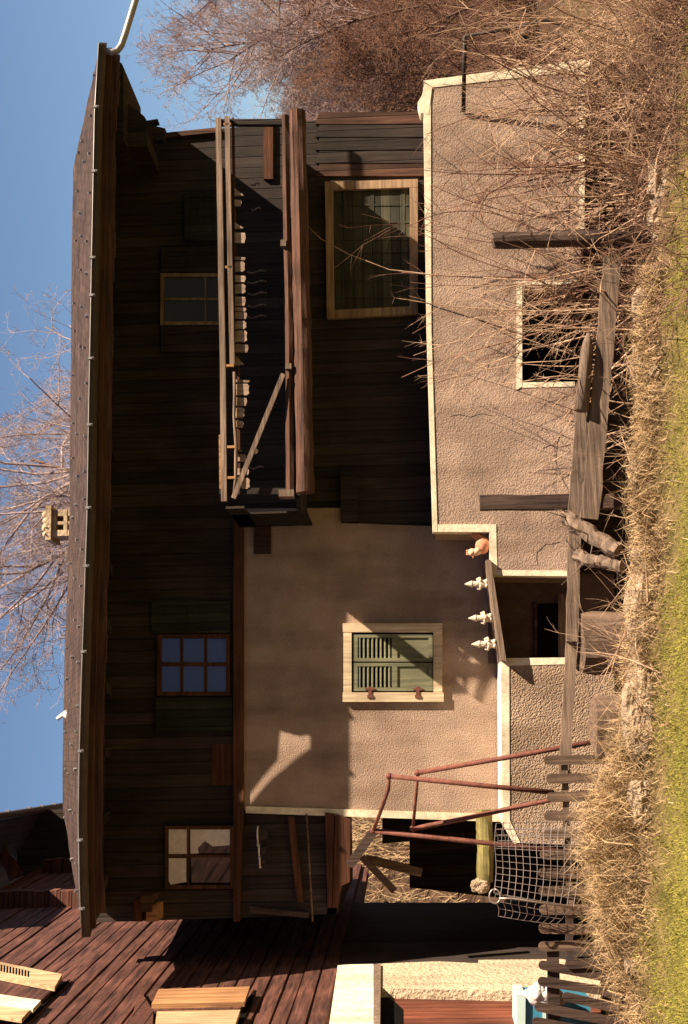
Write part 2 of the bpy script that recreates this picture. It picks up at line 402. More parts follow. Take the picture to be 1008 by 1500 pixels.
# back wall, with a gap in the passage
mb = MB(); vbox(mb, wm, wr, BACK, BACK+.25, -2.9, ztop-.1); vbox(mb, wl, wm, BACK, BACK+.25, zfl+.19, ztop-.1); P(mb, 'back_wall', 'timber')

# plaster annex and trims
AX = -.95
P(slab([(622, 131), (629, 480), (639, 776), (722, 776), (723, 841), (838, 842), (846, 563), (763, 565), (763, 415), (850, 413), (858, 90)], AX, .95-.07), 'annex_wall', 'plaster')
mb = MB(); slab([(858, 92), (846, 563), (838, 840), (960, 840), (960, 92)], -.12, .3, mb); P(mb, 'recessed_base', 'timber')
P(slab(rect(755, 900, 405, 575), -.1, .02), 'dark_opening', 'black')
P(slab([(620, 128), (625, 480), (634, 779), (641, 779), (632, 480), (631, 128)], AX-.012, .2), 'ledge_trim', 'trim')
P(slab([(618, 140), (612, 150), (616, 165), (628, 168), (633, 128), (622, 122)], AX-.016, .24), 'ledge_trim', 'trim')
P(slab([(640, 768), (640, 779), (727, 779), (727, 768)], AX-.009, .2), 'ledge_trim', 'trim')
P(slab([(717, 779), (727, 779), (729, 843), (718, 843)], AX-.007, .2), 'ledge_trim', 'trim')
P(slab([(729, 835), (729, 843), (836, 844), (836, 836)], AX-.009, .2), 'ledge_trim', 'trim')
P(slab([(620, 118), (634, 128), (862, 102), (866, 86)], AX-.010, .3), 'ledge_trim', 'trim')
P(slab([(849, 103), (858, 103), (856, 335), (848, 335)], AX-.006, .1), 'base_trim', 'trim')
P(slab([(757, 408), (765, 414), (765, 566), (757, 571)], AX-.011, .3), 'opening_trim', 'trim')
P(slab([(765, 560), (765, 568), (842, 566), (842, 559)], AX-.008, .3), 'opening_trim', 'trim')
P(slab([(765, 411), (765, 417), (846, 416), (846, 409)], AX-.008, .3), 'opening_trim', 'trim')

for pl_ in ([(821, 794), (809, 797), (799, 797), (793, 804), (787, 809), (786, 818), (788, 828)], [(836, 651), (820, 655), (806, 652), (795, 657)], [(660, 610), (672, 607), (690, 611), (704, 606), (722, 609)]):
    mb = MB(); mb.tube([px(x, y, AX-.0005) for x, y in pl_], .0035, 4); P(mb, 'crack', 'black')
# pebbledash block below the plaster wall
PB = -.85
P(slab([(742, 966), (745, 1205), (760, 1234), (900, 1240), (900, 962)], PB, .78), 'pebbledash_wall', 'pebble')
P(slab([(734, 964), (736, 1204), (747, 1206), (746, 964)], PB-.010, .78), 'ledge_trim', 'trim')
P(slab([(736, 1206), (747, 1202), (762, 1234), (754, 1236)], PB-.012, .3), 'ledge_trim', 'trim')
P(slab([(746, 964), (746, 975), (832, 973), (832, 963)], PB-.007, .3), 'ledge_trim', 'trim')
# shaded niche with dark hatch
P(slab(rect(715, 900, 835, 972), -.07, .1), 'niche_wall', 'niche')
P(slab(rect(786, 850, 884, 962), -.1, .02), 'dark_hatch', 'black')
P(slab([(783, 880), (783, 964), (787, 964), (787, 880)], -.12, .05), 'hatch_lintel', 'timber_mid')
P(slab(rect(818, 834, 870, 962), -.16, .08), 'hatch_sill', 'grey_wood')
# hood board over the niche
mb = MB(); mb.prism([px(712, 820, -1.03), px(719, 820, -1.03), px(742, 969, -1.03), px(735, 967, -1.03)], (0, .96, 0))
hood = P(mb, 'hood_board', 'grey_wood')

# roof
gut = [(149, 60), (147, 68), (141, 170), (137, 380), (133, 600), (130.5, 760), (127.5, 850), (123, 980), (119.5, 1100), (118, 1200), (119.5, 1290), (123, 1372)]
rid = [(107, 250), (105, 400), (104, 500), (103, 600), (101.5, 740), (98.5, 860), (95, 950), (92.5, 1060), (92, 1180)]
def interp(pl, y):
    for (x0, y0), (x1, y1) in zip(pl, pl[1:]):
        if y0 <= y <= y1: return x0+(x1-x0)*(y-y0)/(y1-y0)
    return pl[0][0] if y < pl[0][1] else pl[-1][0]
def roof_grid(nu=60, nv=14):
    top = []
    for i in range(nu+1):
        t = i/nu
        ye = 62+(1368-62)*t; yr = 250+(1182-250)*t
        e = px(interp(gut, ye)-1.5, ye, EAVE-.03); r = px(interp(rid, yr), yr, RIDGE)
        row = []
        for j in range(nv+1):
            q = e.lerp(r, j/nv); q.z += .012*mnoise.noise(q*2.0); row.append(q)
        top.append(row)
    return top
rg = roof_grid()
mb = MB(); nu = len(rg); nv = len(rg[0]); th = .10
for row in rg:
    for q in row: mb.v.append(tuple(q))
for row in rg:
    for q in row: mb.v.append((q.x, q.y+.02, q.z-th))
O = nu*nv
for i in range(nu-1):
    for j in range(nv-1):
        a = i*nv+j; mb.f.append((a, a+nv, a+nv+1, a+1)); mb.f.append((O+a, O+a+1, O+a+nv+1, O+a+nv)); mb.sm += [False, False]
for i in range(nu-1):
    for j in (0, nv-1):
        a = i*nv+j; mb.f.append((a, a+nv, O+a+nv, O+a)); mb.sm.append(False)
for j in range(nv-1):
    for i in (0, nu-1):
        a = i*nv+j; mb.f.append((a, a+1, O+a+1, O+a)); mb.sm.append(False)
roof = P(mb, 'roof', 'shingle')
# gap invented near the eave, shaped to throw the lit patch on the plaster
patch = [(411, 1071), (440, 1079), (478, 1073), (462, 1090), (430, 1113), (418, 1124), (396, 1142), (374, 1167), (362, 1183), (360, 1172), (386, 1138), (407, 1114)]
def punch(o):
    c = MB(); pp = [px(x, y, -.06) for x, y in patch]; c.prism([p-SUN_DIR*.3 for p in pp], -SUN_DIR*6); co = c.build('cutter', M['black'])
    md = o.modifiers.new('cut', 'BOOLEAN'); md.object = co; md.operation = 'DIFFERENCE'; md.solver = 'EXACT'
    bpy.context.view_layer.update(); dg = bpy.context.evaluated_depsgraph_get()
    me = bpy.data.meshes.new_from_object(o.evaluated_get(dg)); o.modifiers.clear(); o.data = me
    cm = co.data; bpy.data.objects.remove(co); bpy.data.meshes.remove(cm)
punch(roof)
# rear slope
mb = MB()
r0, r1 = rg[0][-1], rg[-1][-1]
back = [Vector((r0.x, BACK+.6, r0.z-1.2)), Vector((r1.x-1.5, BACK+.6, r1.z-1.2))]
mb.prism([r0+Vector((0, .03, -.16)), r1+Vector((0, .03, -.16)), back[1], back[0]], (0, 0, -.1)); P(mb, 'rear_roof', 'shingle')
# gables under the roof
for xw in (wr-.12, wl+.9):
    mb = MB(); mb.prism([(xw, .3, ztop-.2), (xw, BACK, ztop-.2), (xw, RIDGE, r0.z-.25)], (.12, 0, 0))
    P(mb, 'gable_wall', 'timber')
# snow guards: little pale hooks in rows
for row, (jv, n) in enumerate(((2.2, 22), (6.5, 20), (10.5, 16))):
    for k in range(n):
        t = (k+.5+random.uniform(-.25, .25))/n
        i = t*(nu-1); i0 = int(i); i1 = min(i0+1, nu-1)
        jj = jv+random.uniform(-1, 1); j0 = int(jj)
        q = rg[i0][j0].lerp(rg[i1][j0], i-i0).lerp(rg[i0][j0+1].lerp(rg[i1][j0+1], i-i0), jj-j0)
        mb = MB(); mb.box(q+Vector((0, -.005, .02)), (.03, .045, .04), Matrix.Rotation(random.uniform(-.4, .4), 3, 'Z') @ Matrix.Rotation(.4, 3, 'X'))
        mb.build('snow_guard', M['zinc'], roof)
# little white vent near the left end of the ridge
q = px(103, 1047, 1.6)
mb = MB(); mb.tube([q+Vector((0, 0, -.12)), q+Vector((0, 0, .05)), q+Vector((0, 0, .12)), q+Vector((-.06, 0, .2))], [.1, .085, .035, .03], 8)
v = mb.build('roof_vent', M['enamel'], roof)
# gutter: half-round channel with bright front bead
mb = MB(); gp = [px(x+3.5, y, EAVE-.08) for x, y in gut[1:]]
for a, b in zip(gp, gp[1:]):
    ring = []
    for P_ in (a, b):
        ring.append([P_+Vector((0, .085*math.cos(t), -.085*math.sin(t)*1.0+.03)) for t in [math.pi*k/7 for k in range(8)]])
    for k in range(7): mb.quad(ring[0][k], ring[1][k], ring[1][k+1], ring[0][k+1], smooth=True)
gutter = P(mb, 'gutter', 'gutter')
mb = MB(); mb.tube([p+Vector((0, -.09, .035)) for p in gp], .007, 6); mb.build('gutter_bead', M['zinc'], gutter)
for y in (160, 254, 380, 435, 527, 624, 745, 830, 955, 1100, 1230, 1330):
    p = px(interp(gut, y)+3, y, EAVE-.1)
    mb = MB(); mb.box(p+Vector((0, .02, .0)), (.035, .2, .03)); mb.box(p+Vector((0, -.075, .03)), (.03, .03, .05)); mb.build('gutter_bracket', M['zinc'], gutter)
# fascia boards
mb = MB()
fp = [px(interp(gut, y)+9, y, EAVE+.03) for y in range(70, 1361, 43)]
for a, b in zip(fp, fp[1:]): mb.prism([a, b, b+Vector((0, 0, -.075)), a+Vector((0, 0, -.075))], (0, .05, 0))
P(mb, 'fascia_board', 'fascia')
mb = MB()
fp = [px(interp(gut, y)+15, y, EAVE+.085) for y in range(80, 1350, 37)]
for i, (a, b) in enumerate(zip(fp, fp[1:])):
    w = .135+.03*mnoise.noise(Vector((i*.5, 0, 0)))
    mb.prism([a, b, b+Vector((0, 0, -w)), a+Vector((0, 0, -w))], (0, .05, 0))
P(mb, 'fascia_board', 'fascia')
# eave soffit and rafters
mb = MB()
a = px(158, 92, EAVE+.18); b = px(140, 1350, EAVE+.18)
mb.prism([a, b, Vector((b.x, .05, b.z+.22)), Vector((a.x, .05, a.z+.22))], (0, 0, .03)); punch(P(mb, 'soffit', 'timber'))
for k in range(14):
    t = (k+.5)/14; q = a.lerp(b, t); mb = MB(); mb.beam(q+Vector((0, 0, -.05)), Vector((q.x, .1, q.z+.2)), .1, .12, (1, 0, 0)); punch(P(mb, 'rafter', 'timber'))
# stepped console at the right gable end
P(slab([(150, 90), (165, 90), (178, 92), (181, 98), (181, 144), (181, 205), (150, 210)], -1.25, 1.2), 'console', 'timber')
P(slab([(176, 140), (181, 145), (192, 156), (203, 163), (212, 171), (218, 182), (214, 189), (216, 215), (176, 215)], -.95, .9), 'console', 'timber')
P(slab([(206, 178), (231, 174), (232, 178), (216, 181), (226, 184), (242, 188), (240, 205), (206, 205)], -.5, .12), 'console', 'timber')
P(slab([(226, 196), (226, 203), (322, 193), (322, 186)], -.06, .06), 'corner_board', 'timber_mid')
P(slab(rect(206, 222, 1312, 1336), -.5, .5), 'log_end', 'timber_mid'); P(slab(rect(214, 230, 1326, 1350), -.45, .45), 'log_end', 'shutter_or')  # orange end painted bright to stand for sunlight on the log
P(slab(rect(196, 208, 1318, 1350), -.4, .4), 'log_end', 'timber_red')
# grey pipe leading off the gutter
mb = MB(); mb.tube([px(153, 74, EAVE-.05), px(163, 77, EAVE-.05), px(172, 74, EAVE-.05), px(178, 66, EAVE-.05), px(184, 48, EAVE-.05), px(198, 2, EAVE-.02), px(215, -55, EAVE+.05)], .048, 10)
P(mb, 'downpipe', 'zinc')
# chimney
mb = MB()
zc = [px(112, 747, 2.9), px(112, 785, 2.9)]
cx0, cx1 = zc[1].x, zc[0].x; zb = zc[0].z-.4; zt = px(77, 766, 2.9).z
w = cx1-cx0
for xx in (cx0+.05, cx1-.05): mb.box((xx, 3.1, (zb+zt)/2), (.1, .5, zt-zb))
mb.box(((cx0+cx1)/2, 3.1, (zb+zt)/2), (.05, .5, zt-zb)); mb.box(((cx0+cx1)/2, 3.2, (zb+zt)/2), (w-.02, .2, zt-zb-.01))
for z_ in (zt-.035, px(97, 766, 2.9).z): mb.box(((cx0+cx1)/2, 3.098, z_), (w+.004, .506, .06))
ch = P(mb, 'chimney', 'chimney')
mb = MB(); z2 = px(62, 766, 2.9).z
for k in range(4): mb.ball((cx0+w*(k+.5)/4, 3.1, zt+.09+.02*(k % 2)), (w*.2, .3, .09), 10, 6, .35, None, k)
mb.box(((cx0+cx1)/2, 3.1, zt+.045), (w+.14, .6, .09))
mb.build('chimney_cap', M['chimney'], ch)

# windows of the chalet
def window(name, xo0, xo1, yo0, yo1, Y, fw, fmat, xbars, ybars, bw=3.0, proud=.05, label=None, pmat='glass', tilt=0.0):
    mb = MB()
    slab(rect(xo0, xo0+fw, yo0, yo1), Y-proud, proud, mb); slab(rect(xo1-fw, xo1, yo0, yo1), Y-proud, proud, mb)
    slab(rect(xo0+fw, xo1-fw, yo0, yo0+fw), Y-proud+.004, proud, mb); slab(rect(xo0+fw, xo1-fw, yo1-fw, yo1), Y-proud+.004, proud, mb)
    fr = mb.build(name, M[fmat], chalet)
    if label: fr['label'] = label
    g = MB(); q = [px(a_, b_, Y-.012) for a_, b_ in rect(xo0+fw-1, xo1-fw+1, yo0+fw-1, yo1-fw+1)]
    for i_ in (0, 3): q[i_].y -= tilt
    g.prism(q, (0, .008, 0)); g.build('pane', M[pmat], fr)
    b = MB()
    for y in ybars: slab(rect(xo0+fw, xo1-fw, y-bw/2, y+bw/2), Y-.035-tilt, .022, b)
    for x in xbars: slab(rect(x-bw*.35, x+bw*.35, yo0+fw, yo1-fw), Y-.031-tilt, .018, b)
    b.build('glazing_bar', M[fmat], fr); return fr
window('window', 230, 337, 929, 1019, 0, 6, 'timber_red', [266, 301], [973], 6, pmat='sky_glass')
window('window', 235, 324, 400, 476, 0, 5, 'tanframe', [301], [438], 3)
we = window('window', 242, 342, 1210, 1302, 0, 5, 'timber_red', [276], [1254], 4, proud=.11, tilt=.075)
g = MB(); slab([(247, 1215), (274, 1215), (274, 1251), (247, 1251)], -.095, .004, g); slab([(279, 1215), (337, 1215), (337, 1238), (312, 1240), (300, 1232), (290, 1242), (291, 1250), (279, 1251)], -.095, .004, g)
slab([(247, 1257), (273, 1257), (273, 1292), (250, 1296), (247, 1290)], -.095, .004, g); g.build('pale_panel', M['bag'], we)  # flat pale panels covering parts of three panes
def shutter(name, x0, x1, y0, y1, Y, mat):
    mb = MB(); slab(rect(x0, x1, y0, y1), Y-.03, .028, mb)
    for (a, b) in ((x0, x0+7), (x1-7, x1), ((x0+x1)/2-4, (x0+x1)/2+4)): slab(rect(a, b, y0, y1), Y-.045, .02, mb)
    for (a, b) in ((y0, y0+6), (y1-6, y1)): slab(rect(x0+7, x1-7, a, b), Y-.043, .02, mb)
    return mb.build(name, M[mat], chalet)
shutter('shutter', 222, 337, 880, 927, -.01, 'dgreen'); shutter('shutter', 228, 341, 1022, 1071, -.01, 'dgreen')
shutter('shutter', 236, 322, 478, 515, -.01, 'timber'); shutter('shutter', 236, 322, 362, 398, -.01, 'timber'); shutter('shutter', 270, 320, 282, 352, -.01, 'dgreen')
# green louvred shutters in pale frame
mb = MB(); Yw = -.06
slab(rect(502, 648, 913, 926), Yw-.07, .07, mb); slab(rect(502, 650, 1014, 1028), Yw-.07, .07, mb)
slab(rect(503, 515, 926, 1014), Yw-.066, .066, mb); slab(rect(635, 648, 926, 1014), Yw-.066, .066, mb)
fr = mb.build('window', M['frame'], chalet); fr['label'] = 'window with louvred green shutters in a flaking cream frame'
g = MB(); slab(rect(514, 636, 925, 1015), Yw-.006, .006, g); g.build('dark_inside', M['black'], fr)
for (y0, y1) in ((929, 969), (971, 1012)):
    b = MB()
    slab(rect(517, 634, y0, y0+5), Yw-.05, .035, b); slab(rect(517, 634, y1-5, y1), Yw-.05, .035, b)
    for (xa, xb) in ((517, 524), (574, 582), (628, 634)): slab(rect(xa, xb, y0+5, y1-5), Yw-.049, .034, b)
    slab(rect(582, 628, y0+5, y1-5), Yw-.03, .02, b)
    for k in range(8):
        xx = 526.5+k*6.2; p = [px(xx, y0+5, Yw-.045), px(xx, y1-5, Yw-.045), px(xx+1.6, y1-5, Yw-.045), px(xx+1.6, y0+5, Yw-.045)]
        b.prism(p, (0, .03, .018))
    b.build('shutter', M['green'], fr)
for xh in (542, 612):
    b = MB(); slab(rect(xh-7, xh+7, 1008, 1011), Yw-.085, .03, b); slab(rect(xh-2.5, xh+2.5, 1006, 1020), Yw-.083, .03, b); slab(rect(xh-4, xh+4, 1018, 1022), Yw-.088, .03, b)
    b.build('hinge', M['rust'], fr)
# big window with tan frame under the balcony
mb = MB(); Yw = 0
slab([(476, 266), (488, 266), (490, 466), (479, 466)], Yw-.08, .08, mb); slab([(488, 266), (488, 278), (612, 274), (612, 262)], Yw-.077, .077, mb)
slab([(489, 454), (489, 466), (612, 460), (612, 448)], Yw-.077, .077, mb); slab([(600, 274), (612, 274), (612, 450), (600, 450)], Yw-.074, .074, mb)
fr = mb.build('window', M['tanframe'], chalet); fr['label'] = 'wide window closed by dark green shutters in a tan frame'
g = MB(); slab([(488, 277), (489, 455), (601, 451), (601, 274)], Yw-.02, .02, g)
g.build('shutter_panel', M['mgreen'], fr)
g = MB()
for y in (300, 325, 350, 385, 410, 435): slab(rect(490, 600, y-1.4, y+1.4), Yw-.03, .012, g)
slab(rect(490, 600, 362, 370), Yw-.035, .016, g)
for x in (505, 545, 590): slab(rect(x-3, x+3, 278, 450), Yw-.028, .01, g)
g.build('shutter_batten', M['mgreen'], fr)

# balcony
mb = MB(); zb_ = px(446, 450, BAL).z
fl0, fl1 = px(440, 743, BAL), px(436, 168, BAL)
mb.prism([(fl0.x, BAL+.1, fl0.z), (fl1.x, BAL+.1, fl1.z), (fl1.x, -.01, fl1.z+.02), (fl0.x, -.01, fl0.z+.02)], (0, 0, .06))
balcony = P(mb, 'balcony', 'timber')
def sub(mb, name, mat, label=None):
    o = mb.build(name, M[mat], balcony)
    if label: o['label'] = label
    return o
def wob_beam(pts, w, t, Y, jit=.004):
    mb = MB(); v = [px(x, y, Y) for x, y in pts]
    for a, b in zip(v, v[1:]):
        mb.prism([a+Vector((0, 0, w/2)), a-Vector((0, 0, w/2)), b-Vector((0, 0, w/2)), b+Vector((0, 0, w/2))], (0, t, 0))
    return mb
sub(wob_beam([(319.5, 172), (322, 300), (324, 420), (326, 520), (327, 640), (328, 734)], .075, .07, BAL-.04), 'handrail', 'rail')
sub(wob_beam([(332.5, 170), (335, 300), (337.5, 420), (340, 533)], .065, .06, BAL-.06), 'handrail', 'rail')
mb = MB(); mb.tube([px(x, y, BAL-.04) for x, y in ((343, 545), (344, 580), (343, 610), (346, 650), (345.5, 700), (342, 728))], [.018, .022, .02, .024, .022, .014], 7)
sub(mb, 'handrail', 'rail')
sub(wob_beam([(341, 172), (343, 300), (346, 440), (349, 560), (350, 724)], .035, .05, BAL+.02), 'lower_handrail', 'timber_red')
bal = [(275,287,357,1),(292,302,354,0),(325,335,357,1),(340,356,360,0),(376,381,360,0),(383,398,359,2),(403,413,360,0),(416,430,360,2),(434,448,360,0),(450,456,361,0),(457,467,362,0),(470,482,361,2),(484,501,362,2),(504,516,364,0),(520,535,358,1),(556,560,366,0),(562,579,365,2),(582,594,362,0),(597,612,358,2),(616,626,357,0),(655,661,355,1),(665,676,361,0),(686,696,365,0),(700,716,366,2)]
for (y0, y1, x1, k) in bal:
    off = 3*(y0-275)/440; xa = 343.5+off*.8; m_ = (y0+y1)/2
    if k == 1: pl = [(xa, y0), (x1, y1-1), (xa, y1)]
    elif k == 2: pl = [(xa, y0+1), (xa+6, y0), (x1-3, y0), (x1, y0+3), (x1-1, m_), (x1, y1-3), (x1-4, y1), (xa+7, y1-1), (xa, y1)]
    else: pl = [(xa, y0), (x1-1, y0+1), (x1, m_), (x1-2, y1), (xa, y1-.5)]
    sub(slab(pl, BAL+.0+random.uniform(-.008, .008), .022), 'baluster', 'baluster')
for (y0, xa, xb) in ((398, 362, 390), (413, 362, 391), (430, 363, 391), (448, 363, 391), (464, 363, 390), (270, 368, 380), (306, 368, 382), (685, 366, 386)):
    mb = MB(); mb.tube([px(xa+(xb-xa)*t, y0+2*math.sin(t*6.2), -.5) for t in [i/6 for i in range(7)]], .012, 5); sub(mb, 'baluster_scrap', 'rail')
# lower beams: a squared one and a bark-stripped log with splintered face
def rough_log(pts, Y, r, seed, sides=9):
    mb = MB(); v = [px(x, y, Y) for x, y in pts]; path = []
    for a, b in zip(v, v[1:]):
        for k in range(8): path.append(a.lerp(b, k/8))
    path.append(v[-1]); n0 = 0
    for i, p in enumerate(path):
        for j in range(sides):
            t = 2*math.pi*j/sides
            rr = r*(1+.22*mnoise.noise(Vector((i*.18, j*1.7, seed)))+.12*mnoise.noise(Vector((i*.7, j*2.7, seed+4))))
            mb.v.append((p.x, p.y+math.cos(t)*rr, p.z+math.sin(t)*rr))
    for i in range(len(path)-1):
        for j in range(sides):
            j2 = (j+1) % sides; mb.f.append((i*sides+j, i*sides+j2, (i+1)*sides+j2, (i+1)*sides+j)); mb.sm.append(False)
    mb.f.append(tuple(range(sides))); mb.f.append(tuple((len(path)-1)*sides+j for j in range(sides-1, -1, -1))); mb.sm += [False, False]
    return mb
sub(rough_log([(418, 170), (420, 300), (423, 440), (424, 560), (425, 726)], BAL-.02, .055, 1, 6), 'floor_beam', 'log')
sub(rough_log([(436, 164), (439, 300), (442, 440), (445, 560), (447, 722)], BAL-.03, .115, 2, 10), 'floor_log', 'log')
sub(slab(rect(408, 430, 717, 727), BAL-.1, .2), 'beam_end', 'grey_wood'); sub(slab(rect(411, 419, 351, 360), BAL-.1, .1), 'beam_end', 'grey_wood'); sub(slab(rect(418, 427, 532, 540), BAL-.12, .1), 'beam_end', 'grey_wood')
for (yy) in (183, 392, 536, 655, 700):
    mb = MB(); mb.box(px(331+yy*.012, yy, BAL-.03), (.03, .06, .1)); sub(mb, 'rail_block', 'shutter_or')
for yy in (180, 720):
    a = px(322, yy, BAL+.05); b = px(420, yy, BAL+.05); mb = MB(); mb.beam(a, b, .08, .08); sub(mb, 'post', 'timber')
mb = MB(); mb.ball(px(374, 661, BAL+.2), .04, 10, 8); sub(mb, 'globe_lamp', 'enamel')

ex = px(400, 742, BAL).x; za = px(331, 733, BAL).z; zf = px(446, 733, BAL).z
mb = MB()
for k in range(5):
    y0 = -.02-.205*k; vbox(mb, ex-.02, ex+.015, y0-.20, y0, zf, za-.01)
sub(mb, 'end_panel', 'timber')
mb = MB(); vbox(mb, ex-.02, ex+.02, BAL, -.02, za-.24, za); sub(mb, 'end_rail', 'timber')
# porch rails and beams on the left side
P(wob_beam([(426, 1196), (433, 1260), (440, 1322)], .09, .06, -.1), 'porch_rail', 'timber_red')
mb = MB(); mb.tube([px(449, 1192, -.12), px(452, 1240, -.12), px(458, 1350, -.12)], .012, 6); P(mb, 'porch_rod', 'grey_post')
P(slab([(365, 1328), (367, 1337), (452, 1345), (452, 1337)], -.1, .08), 'porch_post', 'dark_post')
P(slab([(476, 1190), (490, 1192), (486, 1330), (480, 1330)], -.14, .3), 'porch_beam', 'timber_red')
P(slab([(491, 1192), (514, 1200), (512, 1292), (500, 1298), (494, 1330), (487, 1330)], -.12, .3), 'porch_beam', 'timber_red')
mb = MB(); mb.beam(px(548, 1217, -.3), px(512, 1268, -.3), .12, .12); P(mb, 'brace', 'dark_post')
mb = MB(); mb.beam(px(530, 1255, .3), px(578, 1305, .3), .09, .09); P(mb, 'brace', 'dark_post')
mb = MB(); mb.beam(px(536, 1258, 1.2), px(618, 1278, 1.2), .12, .12); P(mb, 'brace', 'grey_post')
# dark boarding that closes the lower passage
P(slab([(612, 1180), (606, 1232), (560, 1236), (560, 1180)], 3.0, .08), 'passage_boarding', 'timber')
P(slab([(600, 1232), (600, 1300), (860, 1330), (860, 1170), (608, 1170)], 3.2, .1), 'passage_boarding', 'timber')

# ------------------------------------------------------------------ log barn on the left
KB = .06; B0 = Vector((-2.92, -1.0, 0)); BD = Vector((KB, 1, 0)).normalized(); BN = Vector((1, -KB, 0)).normalized()
def pb(x, y, off=0.0):
    d = ray(x, y); t = ((B0+BN*off)-CAM).dot(BN)/d.dot(BN); return CAM+d*t
def bslab(pl, off, th, mb=None):
    mb = mb or MB(); return mb.prism([pb(x, y, off) for x, y in pl], -BN*th)
def bpt(Y, z, off=0.0):
    q = B0+BD*((Y-B0.y)/BD.y)+BN*off; return Vector((q.x, q.y, z))
barn = thing('log_barn', 'red brown log barn with ochre shutters beside the chalet', 'barn', (B0.x, -1, -2.6))
def BP(mb, name, mat, label=None):
    o = mb.build(name, M[mat], barn)
    if label: o['label'] = label
    return o
zpl = pb(492, 1450).z
mb = MB(); z = zpl+.03; k = 0; YN, YF = -8.0, 9.0
while z < 7.6:
    h = .21+.05*mnoise.noise(Vector((k*1.3, 2, 0)))
    pro = .012+.026*random.random()
    ring = []
    n = 60
    for i in range(n+1):
        Y = YN+(YF-YN)*i/n; ws = .012*mnoise.noise(Vector((Y*.7, k*3.1, 0))); dz = .01*mnoise.noise(Vector((Y*.5, k*5.1, 8)))
        ring.append([bpt(Y, z+dz, -.01), bpt(Y, z+.012+dz, pro+ws*.7), bpt(Y, z+h*.45+dz, pro+ws+.004), bpt(Y, z+h-.018+dz, pro+ws*.7), bpt(Y, z+h+dz-.006, -.01)])
    for a, b in zip(ring, ring[1:]):
        for j in range(4): mb.quad(a[j], b[j], b[j+1], a[j+1])
    z += h; k += 1
for Ya in (YN, YF):
    pass
mb.prism([bpt(YN, zpl-.1, -.03), bpt(YF, zpl-.1, -.03), bpt(YF, 7.5, -.03), bpt(YN, 7.5, -.03)], -BN*.2)
BP(mb, 'log_wall', 'barn_log')
# projecting log-end columns
for (Y0, z0, z1) in ((4.8, pb(118, 1322).z-1, 7.0), (8.6, 3.2, 7.2)):
    mb = MB(); z = z0; k = 0
    while z < z1:
        h = .21; mb.box(bpt(Y0+random.uniform(-.02, .02), z+h/2, .13), (.30+random.uniform(-.03, .03), .34, h-.012)); z += h
    BP(mb, 'log_ends', 'barn_end')
for (xx, yy) in ((210, 1318), (220, 1330)):
    mb = MB(); c = pb(xx, yy, .1); mb.box(c, (.25, .3, .14)); BP(mb, 'log_ends', 'barn_end')
# plaster ground floor and door recess
mb = MB()
bslab([(495, 1413), (549, 1412), (549, 1530), (478, 1530)], .06, .3, mb); BP(mb, 'white_plaster_wall', 'white')
mb = MB(); bslab([(549, 1412), (640, 1408), (700, 1411), (701, 1406), (900, 1404), (900, 1454), (766, 1452), (549, 1447)], .05, .12, mb); BP(mb, 'plaster_wall', 'cream')
mb = MB(); bslab([(547, 1412), (558, 1412), (556, 1560), (547, 1560)], .075, .1, mb); BP(mb, 'lintel', 'grey_wood')
mb = MB(); bslab([(556, 1430), (900, 1430), (900, 1620), (556, 1620)], -.07, .05, mb); door = BP(mb, 'door', 'door_red')
mb = MB(); bslab([(556, 1447), (590, 1478), (590, 1560), (556, 1560)], -.06, .03, mb); BP(mb, 'recess_shade', 'black')  # black sheet painted as the shadow at the door head
mb = MB(); bslab([(488, 1322), (900, 1322), (900, 1420), (494, 1420)], .02, .3, mb); BP(mb, 'shaded_base', 'timber')  # dark sheet standing for the shadowed part of the plaster base
# shutters and openings
def bshut(pl, off, mat, name='shutter', th=.05): return BP(bslab(pl, off, th), name, mat)
bshut([(-30, 1404), (0, 1409), (91, 1427), (80, 1446), (30, 1436), (-30, 1424)], .16, 'shutter_yel')
for i in range(10): 
    x0 = 1+i*4.4; BP(bslab([(x0, 1412.5+x0*.22), (x0+2.2, 1413+x0*.22), (x0+2.0, 1423+x0*.2), (x0-.5, 1422+x0*.2)], .163, .01), 'slot', 'black')
bshut([(-30, 1428), (78, 1449), (60, 1465), (-30, 1450)], .10, 'barn_log', 'window_sash')
bshut([(-30, 1452), (60, 1465), (48, 1478), (-30, 1468)], .15, 'white', 'window_frame')
bshut([(-30, 1469), (44, 1479), (32, 1492), (-30, 1482)], .14, 'shutter_yel')
bshut([(30, 1500), (92, 1440), (103, 1434), (45, 1492)], .06, 'black', 'shade_strip', .02)  # black strip painted as the shadow beside the shutter
bshut([(232, 1449), (366, 1445), (358, 1468), (222, 1471)], .17, 'shutter_or')
bshut([(222, 1472), (356, 1470), (352, 1477), (226, 1480)], .12, 'barn_log', 'window_sash')
bshut([(230, 1481), (352, 1479), (338, 1520), (225, 1520)], .16, 'shutter_yel')
bshut([(356, 1472), (373, 1448), (372, 1462), (346, 1520), (338, 1520)], .06, 'black', 'shade_strip', .02)  # painted shade again, along the lower shutters
bshut([(225, 1481), (205, 1450), (190, 1500), (222, 1520)], .1, 'barn_end', 'window_surround')
